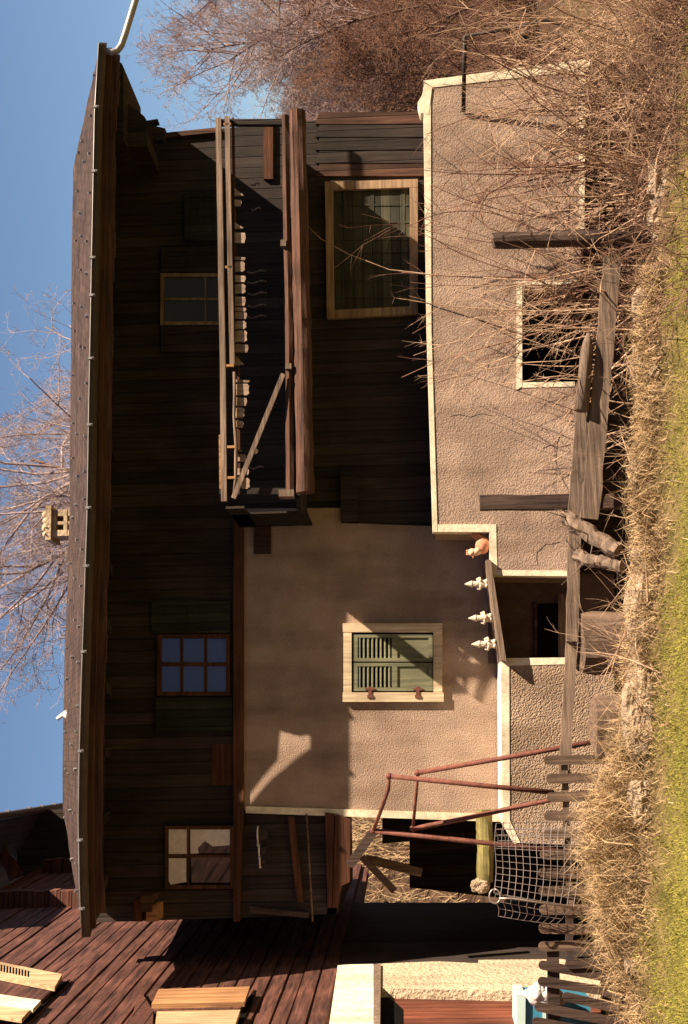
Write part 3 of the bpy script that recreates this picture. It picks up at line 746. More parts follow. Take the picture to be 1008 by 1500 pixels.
# deep eave
mb = MB()
A_, B_ = px(-140, 1218, 2.0), px(96, 1180, 11.0)
mb.prism([A_, B_, bpt(11, B_.z+1.9, -2.0), bpt(2.0, A_.z+1.9, -2.0)], (0, 0, .12)); BP(mb, 'roof', 'timber')
mb = MB(); mb.tube([A_, A_.lerp(B_, .5), B_], .07, 8); g_ = BP(mb, 'gutter', 'gutter')
for t in (.25, .4, .55, .7, .8, .9):
    q = A_.lerp(B_, t); m2 = MB(); m2.box(q+Vector((.06, 0, 0)), (.06, .05, .08)); m2.build('gutter_bracket', M['zinc'], g_)
mb = MB(); q0 = bpt(8.6, 0, 0)
mb.prism([(q0.x-.2, 9.4, 3), (q0.x+1.2, 9.4, 3), (q0.x+1.2, 9.4, 8.2), (q0.x-.2, 9.4, 8.2)], (0, .15, 0)); BP(mb, 'gable_wall', 'timber')  # dark panel added to stand for the black shade beneath the eave
mb = MB(); cpts = [px(24, 1288, 8.3), px(16, 1268, 8.3), px(6, 1258, 8.3), px(-12, 1225, 8.3)]
mb.tube(cpts, [.16, .14, .14, .16], 8); BP(mb, 'bracket', 'barn_end')

# ------------------------------------------------------------------ ornaments
def gnome(x, y, Y, h, yawz, kind, label):
    b = px(x, y, Y); t = thing('garden_gnome', label, 'gnome', b, 'bleached gnomes on the hood board')
    s = h/.3
    def q(a, bb, c): return Vector((b.x+a*s, b.y+bb*s, b.z+c*s))
    mb = MB(); mb.lathe(b, [(0, .05*s), (.012*s, .062*s), (.05*s, .05*s), (.09*s, .062*s), (.13*s, .055*s), (.155*s, .03*s)], 12)
    for sx in (-1, 1): mb.ball(q(.03*sx, -.035, .018), (.028*s, .042*s, .02*s), 8, 6)
    mb.build('body', M['gnome'], t)
    mb = MB(); mb.ball(q(0, -.004, .178), (.04*s, .04*s, .042*s), 10, 8); mb.ball(q(0, -.046, .178), (.011*s,)*3, 6, 5); mb.build('head', M['gnome_p'], t)
    mb = MB(); mb.ball(q(0, -.035, .14), (.036*s, .024*s, .05*s), 10, 8, .3, None, kind); mb.build('beard', M['gnome'], t)
    mb = MB(); mb.lathe(q(0, 0, .195), [(0, .047*s), (.02*s, .044*s), (.06*s, .026*s), (.095*s, .012*s), (.11*s, .003*s)], 10); mb.build('hat', M['gnome'], t)
    for sx in (-1, 1):
        mb = MB(); mb.tube([q(.055*sx, 0, .14), q(.072*sx, -.02, .10), q(.04*sx, -.06, .095)], [.017*s, .018*s, .014*s], 7); mb.ball(q(.036*sx, -.064, .095), (.015*s,)*3, 6, 5); mb.build('arm', M['gnome'], t)
    if kind == 1:
        mb = MB(); mb.ball(q(0, -.07, .085), (.035*s, .03*s, .03*s), 8, 6); mb.build('bundle', M['gnome_p'], t)
gnome(714.5, 855, -.62, .31, 0, 0, 'pale garden gnome nearest the orange hen on the hood board')
gnome(720.5, 905, -.62, .31, 0, 1, 'middle garden gnome hugging a pinkish bundle on the hood board')
gnome(726.5, 943, -.62, .32, 0, 2, 'pale garden gnome at the end of the hood board nearest the green shutters')
hb = px(718, 798, -.84)
hen = thing('hen_ornament', 'orange terracotta hen ornament on the annex step', 'ornament', hb)
mb = MB(); mb.ball(hb+Vector((.0, 0, .10)), (.12, .085, .10), 14, 10, .1); mb.lathe(hb, [(0, .06), (.03, .05)], 10); mb.build('body', M['terra'], hen)
mb = MB(); mb.tube([hb+Vector((-.07, -.02, .14)), hb+Vector((-.1, -.02, .2)), hb+Vector((-.1, -.02, .24))], [.055, .05, .045], 10); mb.ball(hb+Vector((-.1, -.02, .245)), .055, 10, 8); mb.build('head', M['terra_p'], hen)
mb = MB(); mb.tube([hb+Vector((-.145, -.03, .24)), hb+Vector((-.185, -.04, .23))], [.016, .002], 6); mb.build('beak', M['terra'], hen)
mb = MB()
for k in range(3): mb.ball(hb+Vector((-.125+.025*k, -.02, .305)), (.014, .012, .022), 6, 5)
mb.build('comb', M['terra'], hen)
mb = MB(); mb.tube([hb+Vector((.08, 0, .12)), hb+Vector((.13, 0, .2)), hb+Vector((.14, 0, .25))], [.05, .04, .012], 8); mb.build('tail', M['terra'], hen)

for (x, y, r, lab) in ((374, 1222, .10, 'widest dark pot with a painted glint on its rim hung on the porch wall nearest the plaster corner'), (375, 1245, .075, 'middle dark pot with a painted glint on its rim hung on the porch wall'), (375, 1262, .05, 'smallest dark pot with a painted glint on its rim hung on the porch wall')):
    c = px(x+8, y, -.16); t = thing('hanging_pot', lab, 'pot', c+Vector((0, 0, -r)), 'dark pots on the porch wall')
    mb = MB(); mb.lathe(c+Vector((0, 0, -r)), [(0, r*.6), (.01, r*.85), (r*1.2, r), (r*1.3, r)], 14); mb.build('bowl', M['iron'], t)
    mb = MB(); mb.tube([c+Vector((r*1.02*math.cos(k*math.pi/8), r*1.02*math.sin(k*math.pi/8), r*.34)) for k in range(17)], .011, 7); mb.build('rim', M['enamel'], t)  # white on the rim stands for the glint along the pot's edge
    mb = MB(); mb.tube([c+Vector((-r, 0, r*.35)), c+Vector((-r*1.5, 0, r*.45)), c+Vector((-r*1.5, 0, r*.0))], .014, 6); mb.build('handle', M['enamel'], t)

mb = MB(); mb.beam(px(342, 730, BAL-.12), px(415, 548, BAL-.12), .062, .04)
o = mb.build('plank', M['rail'], None, px(415, 548, BAL-.12)); tag(o, 'loose weathered plank leaning diagonally across the balcony front', 'plank')
mb = MB(); slab([(320.5, 637), (323.5, 637), (324.5, 716), (321.5, 716)], BAL-.03, .05, mb)
o = mb.build('board', M['shutter_or'], None, px(323, 680, BAL)); tag(o, 'short orange board lying on the balcony handrail', 'board')

def rv(s=1.0): return Vector((random.gauss(0, s), random.gauss(0, s), random.gauss(0, s)))
def shoot(mb, p, d, L, r, n=7, curl=.12, grav=-.03, sides=3, kids=0, depth=0, klen=.4):
    d = d.normalized(); pts = [p.copy()]; step = L/n; bend = rv(curl*.5)
    for i in range(n):
        d = (d+bend*.35+rv(curl)*.4+Vector((0, 0, grav))).normalized(); p = p+d*step; pts.append(p.copy())
    mb.tube(pts, [r*(1-.8*i/n) for i in range(n+1)], sides, caps=False)
    for k in range(kids):
        i = random.randint(max(1, n//4), n-1); dd = (pts[i+1]-pts[i-1]).normalized()
        side = rv(1); side = (side-dd*side.dot(dd)).normalized()
        kd = (dd*random.uniform(.5, 1.0)+side*random.uniform(.5, .9)+Vector((0, 0, .15)))
        shoot(mb, pts[i], kd, L*klen*random.uniform(.5, 1.1)*(1-.4*i/n), r*.55*(1-.5*i/n), max(3, n-2), curl, grav, sides, max(0, kids-2) if depth < 1 else 0, depth+1, klen)
# ------------------------------------------------------------------ fences, pipes, wire
FY = -3.0
def ground_at(x, y, Y):
    p = px(x, y, Y); return Vector((p.x, p.y, hgt(p.x, p.y)))
g0 = ground_at(840, 900, FY)
rf = thing('rail_fence', 'weathered grey rail fence in front of the plaster wall', 'fence', g0)
def rough_beam(a, b, w, t, seed=0, n=10, jit=.006):
    mb = MB(); a = Vector(a); b = Vector(b); d = (b-a).normalized(); nrm = Vector((0, 1, 0)); nrm = (nrm-d*nrm.dot(d)).normalized(); q = d.cross(nrm); rings = []
    for i in range(n+1):
        p = a.lerp(b, i/n); o = Vector((mnoise.noise(Vector((i*.6, seed, 0))), mnoise.noise(Vector((i*.6, seed, 5))), mnoise.noise(Vector((i*.6, seed, 9)))))*jit*2
        ww = w*(1+.10*mnoise.noise(Vector((i*.8, seed+3, 0))))
        rings.append([p+o+q*ww/2+nrm*t/2, p+o-q*ww/2+nrm*t/2, p+o-q*ww/2-nrm*t/2, p+o+q*ww/2-nrm*t/2])
    for A, B in zip(rings, rings[1:]):
        for j in range(4): mb.quad(A[j], B[j], B[(j+1) % 4], A[(j+1) % 4])
    mb.quad(*rings[0][::-1]); mb.quad(*rings[-1]); return mb
def down(x, y, Y, dz=.25):
    p = px(x, y, Y); return Vector((p.x, p.y, min(p.z, hgt(p.x, p.y)-dz)))
rough_beam(px(703, 737, FY+.1), down(930, 737, FY+.1), .17, .13, 1).build('post', M['dark_post'], rf)
rough_beam(px(855, 590, FY-.05), px(842, 760, FY-.05), .165, .06, 2).build('rail', M['grey_wood'], rf)
rough_beam(px(842, 752, FY-.1), px(838, 940, FY-.1), .14, .05, 3).build('rail', M['grey_wood'], rf)
rough_beam(px(838, 930, FY-.05), px(826, 1142, FY-.05), .125, .05, 4).build('rail', M['grey_wood'], rf)
mb = MB(); a, b = px(862, 488, FY-.2), px(852, 602, FY-.2)
mb.tube([a, a.lerp(b, .12), a.lerp(b, .25), b], [.02, .055, .075, .085], 8); mb.build('rail', M['grey_wood'], rf)
rough_beam(px(897, 378, FY-.16), px(864, 762, FY-.16), .205, .05, 5, 16, .012).build('plank', M['grey_wood'], rf)
g1 = ground_at(870, 352, FY+.2)
po = thing('post', 'thick dark splintered post standing alone among the twigs by the plaster wall', 'post', g1)
mb = rough_log([(722, 350), (780, 350), (860, 352)], FY+.2, .1, 5, 9); 
# vertical log: own ring orientation
mb = MB(); a, b = px(722, 352, FY+.2), down(890, 352, FY+.2); ring = []
for i in range(15):
    p = a.lerp(b, i/14); sides = 9
    for j in range(sides):
        t = 2*math.pi*j/sides; rr = .1*(1+.25*mnoise.noise(Vector((i*.4, j*1.7, 3)))); zj = .08*mnoise.noise(Vector((j*2.3, 1, 1))) if i == 0 else 0
        mb.v.append((p.x+math.cos(t)*rr, p.y+math.sin(t)*rr, p.z+zj))
for i in range(14):
    for j in range(9):
        j2 = (j+1) % 9; mb.f.append((i*9+j, i*9+j2, (i+1)*9+j2, (i+1)*9+j)); mb.sm.append(False)
mb.f.append(tuple(range(9))); mb.sm.append(False)
mb.build('shaft', M['dark_post'], po)
for k in range(2):
    mb = MB(); c = a.lerp(b, .25+.3*k); mb.ball(c+Vector((.1, -.06, 0)), (.03, .03, .05), 7, 5); mb.build('knot', M['dark_post'], po)

# round-topped picket fence and the leaning dark one
PY = -3.2
pf = thing('picket_fence', 'grey round-topped picket fence half buried in dry grass', 'fence', ground_at(850, 1280, PY))
def picket(mb, x0, y0, x1, y1, w, Y, t=.03):
    a = px(x0, y0, Y); b = px(x1, y1, Y); d = (b-a).normalized(); q = d.cross(Vector((0, 1, 0))).normalized()
    pts = [a+q*w/2*math.cos(th)-d*w/2*math.sin(th)*1.0+d*w/2 for th in [math.pi*k/6 for k in range(7)]]
    pts += [b-q*w/2, b+q*w/2]
    return mb.prism(pts, (0, t, 0))
for i, (y, x) in enumerate(((1114, 797), (1141, 800), (1168, 801), (1195, 797), (1222, 795), (1252, 791), (1279, 789), (1306, 789), (1333, 790), (1360, 789))):
    mb = MB(); picket(mb, x, y, 905, y+random.uniform(-3, 3), .105, PY+random.uniform(-.01, .01)); mb.build('picket', M['grey_post'], pf)
rough_beam(px(826, 1105, PY+.06), px(836, 1345, PY+.06), .07, .04, 7).build('rail', M['grey_wood'], pf)
rough_beam(px(834, 1336, PY+.08), px(834, 1408, PY+.08), .08, .03, 8).build('rail', M['white'], pf)
pl = thing('picket_fence', 'dark brown leaning picket fence in front of the blue bin', 'fence', ground_at(900, 1440, PY))
for i, (x0, y0, x1, y1) in enumerate(((789, 1387, 915, 1383), (789, 1413, 918, 1437), (788, 1437, 918, 1457), (824, 1459, 918, 1481), (783, 1474, 918, 1501), (780, 1496, 918, 1522), (828, 1413, 900, 1409))):
    mb = MB(); picket(mb, x0, y0, x1, y1, .095 if i else .10, PY-.02*i*.3); mb.build('picket', M['dark_post'] if i else M['grey_post'], pl)
rough_beam(px(810, 1392, PY+.07), px(812, 1540, PY+.07), .13, .06, 9).build('rail', M['dark_post'], pl)
rough_beam(px(889, 1398, PY+.07), px(890, 1540, PY+.07), .13, .06, 10).build('rail', M['dark_post'], pl)

# rusty pipe frame
pr = thing('pipe_frame', 'rusty pipe frame of crossed rails in front of the plaster corner', 'pipe frame', ground_at(860, 1160, -2.0))
def pipe(pts, r=.03, name='pipe'):
    mb = MB(); mb.tube([px(*p) for p in pts], r, 10); return mb.build(name, M['rust'], pr)
pipe([(570, 1137, -2.0), (700, 1150, -2.1), (812, 1161, -2.2)]); pipe([(612, 1132, -1.9), (740, 1110, -2.3), (880, 1085, -2.7)])
pipe([(570, 1136, -2.0), (569, 1156, -1.95), (560, 1182, -1.7), (547, 1217, -1.4)], .024); pipe([(612, 1131, -1.9), (609, 1170, -1.7), (605, 1213, -1.5)], .02)
pipe([(547, 1217, -1.4), (650, 1228, -1.6), (830, 1248, -2.0)]); pipe([(605, 1214, -1.5), (680, 1199, -1.7), (800, 1173, -2.0), (860, 1160, -2.2)])
for (x, y, Y) in ((612, 1132, -1.9), (570, 1137, -2.0), (605, 1214, -1.5), (547, 1217, -1.4)):
    mb = MB(); mb.ball(px(x, y, Y), .042, 8, 6); mb.build('joint', M['rust'], pr)
# iron bracket at the annex end
ib = thing('iron_frame', 'thin black iron frame fixed to the right end of the plaster wall', 'iron frame', px(680, 160, AX))
def irod(pts, r): 
    mb = MB(); mb.tube([px(*p) for p in pts], r, 6); return mb.build('rod', M['iron'], ib)
irod([(681, 52, -1.6), (679, 164, -.98)], .03); irod([(681, 53, -1.6), (735, 44, -1.7), (850, 78, -1.5)], .026); irod([(735, 44, -1.7), (800, 30, -1.8), (900, 60, -1.8)], .022)
# wire cage
wc = thing('wire_cage', 'bent galvanised wire mesh cage standing among the pickets', 'wire mesh', ground_at(840, 1270, -3.45))
CYg = -3.45
def grid(c00, c01, c10, c11, nu_, nv_, r=.003):
    mb = MB()
    def at(u, v):
        p = c00.lerp(c01, v).lerp(c10.lerp(c11, v), u); return p+Vector((0, .03*math.sin(u*5+v*3), .012*math.sin(v*7)))
    for i in range(nu_+1): mb.tube([at(i/nu_, k/8) for k in range(9)], r, 4, smooth=False)
    for j in range(nv_+1): mb.tube([at(k/8, j/nv_) for k in range(9)], r, 4, smooth=False)
    return mb
grid(px(727, 1206, CYg), px(725, 1308, CYg), px(850, 1204, CYg), px(842, 1328, CYg), 12, 11).build('mesh_panel', M['wire'], wc)
grid(px(726, 1310, CYg), px(731, 1342, CYg+.25), px(836, 1330, CYg), px(815, 1355, CYg+.25), 9, 3).build('mesh_panel', M['wire'], wc)
grid(px(727, 1206, CYg), px(729, 1240, CYg+.5), px(850, 1204, CYg), px(846, 1240, CYg+.5), 11, 4).build('mesh_panel', M['wire'], wc)
mb = MB(); c = px(725, 1313, CYg-.05)
loop = [c+Vector((.075*math.cos(t), 0, .06*math.sin(t))) for t in [2*math.pi*k/12 for k in range(13)]]
mb.tube(loop, .009, 6); mb.tube([px(731, 1316, CYg-.05), px(748, 1316, CYg-.05), px(845, 1330, CYg-.05)], .011, 6); mb.build('wire_handle', M['wire'], wc)

# blue bin with white bag
bb = px(800, 1490, -2.5); bbz = hgt(bb.x, bb.y)
bn = thing('plastic_bin', 'blue plastic bin with a pale lid beside the barn door', 'bin', (bb.x, bb.y, bbz))
mb = MB(); lt = px(770, 1460, -2.8); rb = bb.x-.5
mb.prism([px(770, 1459, -2.8), px(770, 1540, -2.8), px(865, 1535, -2.8), px(865, 1464, -2.8)], (0, .55, 0)); mb.build('body', M['blue'], bn)
mb = MB(); mb.prism([px(757, 1457, -2.84), px(757, 1545, -2.84), px(769, 1545, -2.84), px(770, 1457, -2.84)], (0, .62, 0)); mb.build('lid', M['paleblue'], bn)
mb = MB()
for xx in (795, 815): mb.prism([px(xx, 1460, -2.82), px(xx, 1540, -2.82), px(xx+5, 1540, -2.82), px(xx+5, 1460, -2.82)], (0, .015, 0))
mb.build('rib', M['paleblue'], bn)
c = px(800, 1459, -3.0); mb = MB(); mb.ball(c, (.12, .1, .2), 16, 12, .5, None, 3); mb.ball(c+Vector((.05, -.03, .08)), (.09, .08, .09), 12, 9, .6, None, 5)
o = mb.build('bag', M['bag'], None, c); tag(o, 'crumpled white bag hung over the dark leaning pickets', 'bag')

# mossy log and stone in the passage
mb = rough_log([(709, 1186), (711, 1240), (711, 1292)], -.35, .11, 6, 9); o = mb.build('mossy_log', M['moss'], None, px(711, 1240, -.35)); tag(o, 'yellow green mossy log lying level under the passage', 'log')
def boulder(x, y, Y, r, seed, label, mat='stone', rot=0):
    r = tuple(q*.8 for q in r); c = px(x, y, Y); c.z = hgt(c.x, c.y)+r[2]*.35 if Y < -1 else c.z; mb = MB(); mb.ball(c, r, 40, 26, .0, Matrix.Rotation(rot, 3, 'Y'), seed)
    for i_, v_ in enumerate(mb.v):
        d_ = Vector(v_)-c; q_ = Vector((d_.x/r[0], d_.y/r[1], d_.z/r[2])); off = Vector((seed*5.1, seed*2.3, 0))
        m_ = 1+.38*mnoise.noise(q_*1.3+off)+.20*abs(mnoise.noise(q_*2.9+off))-.10*abs(mnoise.noise(q_*6+off))+.05*mnoise.noise(q_*13+off)
        fl = max(abs(q_.x), abs(q_.y)*.9, abs(q_.z)*1.15); m_ *= .75+.25/max(.5, fl)
        mb.v[i_] = tuple(c+d_*m_)
    mb.sm = [False]*len(mb.sm)
    o = mb.build('stone', M[mat], None, c-Vector((0, 0, r[2]*.8))); tag(o, label, 'stone'); return o
boulder(703, 1297, -.38, (.12, .1, .14), 4, 'small pale stone at the end of the mossy log')
boulder(938, 700, -4.0, (.28, .22, .2), 1, 'bright pale stone in the bank below the grey fence post', rot=-.4)
boulder(918, 448, -3.9, (.3, .24, .26), 2, 'rounded brown stone in the bank below the wall opening', rot=.3)
boulder(905, 822, -4.0, (.22, .2, .2), 9, 'knobbly stone in the bank under the broken branches')
boulder(918, 900, -4.05, (.52, .3, .2), 5, 'long pale stone in the bank beneath the small bare shrub', rot=.12)
boulder(935, 1040, -4.15, (.62, .3, .22), 6, 'flat pale stone in the bank under the old stump')
boulder(940, 1175, -4.2, (.3, .22, .16), 7, 'small buried stone in the bank below the straw heap')
mb = MB(); random.seed(5)
for i in range(150):
    x = random.uniform(-2.5, 7.5); y = random.gauss(-3.75, .22); rr = abs(random.gauss(0, .06))+.03; c = Vector((x, y, hgt(x, y)+rr*.25)); n0 = len(mb.v)
    mb.ball(c, (rr*random.uniform(.8, 1.8), rr, rr*random.uniform(.5, 1)), 9, 6, .7, Matrix.Rotation(random.uniform(-.6, .6), 3, 'Y'), i)
mb.sm = [False]*len(mb.sm)
o = mb.build('rubble', M['stone']); tag(o, 'loose rubble and small stones scattered on the bank', 'rubble', kind='stuff')
# stumps and broken branches
def stump(x0, x1, y0, y1, Y, seed, label):
    a = px(x0, (y0+y1)/2, Y); b = down(x1, (y0+y1)/2, Y, .1); r = (px(x0, y0, Y)-px(x0, y1, Y)).length/2
    t = thing('stump', label, 'stump', (a.x, a.y, hgt(a.x, a.y))); sides = 12; mb = MB(); n = 8
    for i in range(n+1):
        p = a.lerp(b, i/n)
        for j in range(sides):
            th = 2*math.pi*j/sides; rr = r*(1+.14*mnoise.noise(Vector((i*.4, j*1.3, seed))))*(1+.08*i/n)
            mb.v.append((p.x+math.cos(th)*rr, p.y+math.sin(th)*rr*.6, p.z+(.13*mnoise.noise(Vector((j*1.9, seed, 2))) if i == 0 else 0)))
    for i in range(n):
        for j in range(sides):
            j2 = (j+1) % sides; mb.f.append((i*sides+j, (i+1)*sides+j, (i+1)*sides+j2, i*sides+j2)); mb.sm.append(False)
    mb.f.append(tuple(range(sides))); mb.sm.append(False); mb.build('trunk', M['grey_post'], t)
    mb = MB(); mb.ball(a.lerp(b, .35)+Vector((r*.1, -r*.55, 0)), (.06, .04, .05), 9, 7, .3); mb.build('knot', M['bark'], t)
stump(852, 912, 898, 985, FY-.1, 3, 'squat stump with a knot behind the small bare shrub')
stump(873, 915, 1018, 1118, FY-.35, 8, 'wide weathered stump beside the straw heap')
for (pts, r, lab) in ((((828, 756), (850, 772), (880, 792), (905, 808)), .10, 'thickest broken branch leaning on the fence end'), (((862, 784), (890, 800), (905, 812)), .035, 'thin pale branch between the two broken limbs'), (((842, 812), (868, 822), (895, 826), (912, 830)), .075, 'lower broken branch lying against the fence rail')):
    mb = MB(); n = len(pts); v = [px(x, y, FY-.35-.35*i/(n-1)) for i, (x, y) in enumerate(pts)]; path = []
    for a, b in zip(v, v[1:]):
        for k in range(4): path.append(a.lerp(b, k/4)+Vector((mnoise.noise(a+Vector((k, 0, 0))), 0, mnoise.noise(b+Vector((0, k, 0)))))*r*.3)
    path.append(v[-1]); mb.tube(path, r*.92, 14)
    for i_, v_ in enumerate(mb.v):
        k_ = i_//14; c_ = path[min(k_, len(path)-1)]; d_ = Vector(v_)-c_; j_ = i_ % 14
        mb.v[i_] = tuple(c_+d_*(1+.35*mnoise.noise(Vector((k_*.45, j_*.9, r*60)))+.18*mnoise.noise(Vector((k_*1.9, j_*2.1, r*30)))))
    mb.sm = [False]*len(mb.sm)
    for q_ in range(7):
        p_ = random.choice(path[:8]); shoot(mb, p_, Vector((random.gauss(0, .6), -.4, random.gauss(.3, .6))), random.uniform(.15, .5), r*.12, 4, .2, 0, 4, 1, 1, .5)
    o = mb.build('branch', M['grey_wood'], None, v[-1]); tag(o, lab, 'branch')

# ------------------------------------------------------------------ bare shrubs and trees
def shrub(base, n, Lr, spread, lean, mat, label, r=.015, kids=5, group=None, brad=.25, grav=-.03):
    t = thing('bare_shrub', label, 'shrub', base, group); mb = MB(); st = MB(); n = int(n*.75); ns = n//5 if n//5 > 8 else 0
    for i in range(n):
        th = random.uniform(0, 2*math.pi); ph = abs(random.gauss(0, spread))
        d = Vector((math.cos(th)*math.sin(ph), math.sin(th)*math.sin(ph)*.7, math.cos(ph)))+Vector(lean)
        b = Vector(base)+Vector((random.gauss(0, brad), random.gauss(0, brad*.5), -.05)); L = random.uniform(*Lr)*1.4
        shoot(st if i < ns else mb, b, d, L, r*random.uniform(.7, 1.3)*(1.35 if i < ns else 1), 8, .19, grav, 4 if i < ns else 3, kids)
    
    if st.v: st.build('stems', mat, t)
    mb.build('twigs', mat, t); return t
def gp(x, y, Y):
    p = px(x, y, Y); return Vector((p.x, p.y, hgt(p.x, p.y)))
shrub(gp(900, 20, -2.6), 70, (1.0, 2.6), .55, (-.25, 0, .1), M['twig_lit'], 'dense bare shrub closest to the right end of the plaster wall')
shrub(gp(900, 120, -2.8), 80, (.9, 2.4), .5, (-.1, -.05, .1), M['twig_lit'], 'tangled bare shrub in front of the right plaster corner')
shrub(gp(890, 215, -2.7), 60, (1.0, 2.6), .5, (.05, 0, .1), M['twig'], 'dark bare shrub just right of the splintered post')
shrub(gp(900, 300, -3.3), 70, (.6, 1.7), .6, (.2, -.1, 0), M['twig_lit'], 'low bushy shrub at the foot of the splintered post')
shrub(gp(880, 470, -2.5), 46, (1.2, 2.6), .42, (.05, 0, .2), M['twig_lit'], 'bare shrub spreading across the dark wall opening', kids=7)
shrub(gp(880, 405, -2.2), 26, (1.4, 3.0), .4, (-.1, 0, .2), M['twig'], 'tall thin shrub reaching up to the tan framed window')
shrub(gp(885, 600, -2.7), 16, (.6, 1.7), .6, (-.25, 0, .2), M['twig_lit'], 'sparse shrub by the grey plank left of the wall opening', kids=4)
shrub(gp(880, 955, -3.5), 22, (.4, 1.0), .6, (.2, 0, .2), M['twig_lit'], 'small bare shrub in front of the dark niche', .008, 4, brad=.1)
shrub(gp(905, 165, -3.9), 90, (.5, 1.4), .7, (.25, -.1, -.1), M['twig_lit'], 'pale brushy shrub nearest the meadow edge', .008, 5, brad=.5)
shrub(gp(920, 40, -3.8), 90, (.5, 1.5), .7, (.1, -.1, 0), M['twig_lit'], 'pale brushy shrub at the far right of the meadow edge', .008, 5, brad=.5)
# dark shrub whose long branches arch over the annex
ab = gp(880, 300, -2.0); t = thing('bare_shrub', 'dark shrub with long arching branches crossing the plaster wall', 'shrub', ab); br = MB(); tw = br
for pl_ in ([(650, 680), (560, 660), (420, 600), (340, 500), (318, 330)], [(700, 640), (650, 225), (400, 260), (230, 310), (90, 365)], [(690, 600), (620, 390), (400, 480), (280, 590), (232, 745)], [(680, 700), (560, 660), (400, 640), (220, 590), (110, 540)], [(690, 700), (350, 705), (280, 600), (230, 500), (185, 445)], [(690, 690), (640, 660), (560, 560), (480, 450), (375, 320)], [(720, 880), (480, 860), (230, 790), (110, 722)], [(690, 640), (690, 210), (540, 170), (330, 200), (150, 190)], [(700, 860), (400, 865), (200, 862), (5, 848)], [(700, 660), (600, 520), (500, 540), (330, 560), (170, 600)], [(700, 720), (500, 700), (320, 640), (150, 640), (20, 690)]):
    k_ = [px(586+a/2.389, 44+b_/2.389, -1.5-.12*math.sin(b_)) for a, b_ in pl_]; k_[0] = px(586+pl_[0][0]/2.389+80, 44+pl_[0][1]/2.389, -1.9)
    cur = []
    P4 = [k_[0]]+k_+[k_[-1]]
    for i in range(len(k_)-1):
        a, b_, c, d = P4[i:i+4]
        for q in range(6):
            u = q/6; cur.append(.5*((2*b_)+(c-a)*u+(2*a-5*b_+4*c-d)*u*u+(3*b_-a-3*c+d)*u**3))
    cur.append(k_[-1]); n_ = len(cur); br.tube(cur, [.013*(1-.7*i/n_) for i in range(n_)], 5)
    for q in range(9):
        i = random.randint(n_//4, n_-2); dd = (cur[i+1]-cur[i]).normalized(); shoot(tw, cur[i], dd+rv(.6), random.uniform(.2, .7), .005, 5, .2, 0, 3, 2, 1, .5)
br.build('branches', M['twig'], t)
# one long arching shoot in front of the dark wall
bt = gp(880, 420, -2.2); mb = MB()
mb.tube([bt, px(760, 410, -1.6), px(640, 403, -1.3), px(570, 395, -1.2), px(510, 372, -1.2), px(470, 350, -1.2), px(448, 328, -1.2)], [.012, .01, .009, .008, .007, .006, .004], 5)
o = mb.build('vine', M['twig_lit'], None, bt); tag(o, 'single long arching shoot crossing the tan framed window', 'shoot')

def tree_mesh(h, seed, levels, nkids, spread, r0, up=.05, trunk_lean=(0, 0)):
    random.seed(seed); tr = MB(); cr = MB()
    def grow(p, d, L, r, lv):
        n = 7 if lv == 0 else 5; pts = [p.copy()]; step = L/n; bend = rv(.05+.05*lv)
        for i in range(n):
            d = (d+bend+rv(.05+.04*lv)+Vector((0, 0, up if lv else 0))).normalized(); p = p+d*step; pts.append(p.copy())
        (tr if lv == 0 else cr).tube(pts, [max(.004, r*(1-.75*i/n)) for i in range(n+1)], 6 if lv < 2 else 3, caps=False)
        if lv >= levels: return
        for k in range(nkids[lv]):
            f = random.uniform(.3, 1.0) if lv == 0 else random.uniform(.2, 1.0); x = f*n; i = min(int(x), n-1); q = pts[i].lerp(pts[i+1], x-i)
            dd = (pts[i+1]-pts[i]).normalized(); side = rv(1); side = (side-dd*side.dot(dd)).normalized()
            kd = dd*random.uniform(.6, 1.0)+side*random.uniform(.35, .35+spread)
            grow(q, kd.normalized(), L*random.uniform(.35, .6)*(1.15-.5*f), max(.004, r*.5*(1-.5*f)), lv+1)
    grow(Vector((0, 0, -.2)), Vector((trunk_lean[0], trunk_lean[1], 1)).normalized(), h, r0, 0)
    return tr, cr
def tree(base, h, seed, label, mat, levels=4, nkids=(16, 8, 6, 4), spread=.6, r0=None, group='bare trees behind the chalet', lean=(0, 0), up=.05):
    t = thing('bare_tree', label, 'tree', base, group); tr, cr = tree_mesh(h, seed, levels, nkids, spread, r0 or h*.012, up, lean)
    for m_, nm, mt in ((tr, 'trunk', M['bark']), (cr, 'crown', mat)):
        o = m_.build(nm, mt, None); o.parent = t
    return t
def tpos(u, Y):
    d = ray(600, 1500-u); t = (Y-CAM.y)/d.y; x = CAM.x+d.x*t; return Vector((x, Y, hgt(x, Y)))
def top_h(u, v, Y):
    p = px(v, 1500-u, Y); b = tpos(u, Y); return b, p.z-b.z
# behind the roof, left of the middle
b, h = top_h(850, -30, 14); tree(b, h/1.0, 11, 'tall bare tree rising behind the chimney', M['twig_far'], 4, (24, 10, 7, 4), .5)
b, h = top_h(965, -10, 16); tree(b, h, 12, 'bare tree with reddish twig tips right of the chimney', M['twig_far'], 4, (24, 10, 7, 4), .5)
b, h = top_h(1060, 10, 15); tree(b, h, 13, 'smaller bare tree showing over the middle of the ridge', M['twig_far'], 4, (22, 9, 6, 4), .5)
b, h = top_h(745, -10, 13); tree(b, h, 14, 'leaning bare tree left of the chimney behind the roof', M['twig_far'], 4, (18, 9, 6, 4), .4, lean=(-.03, 0))
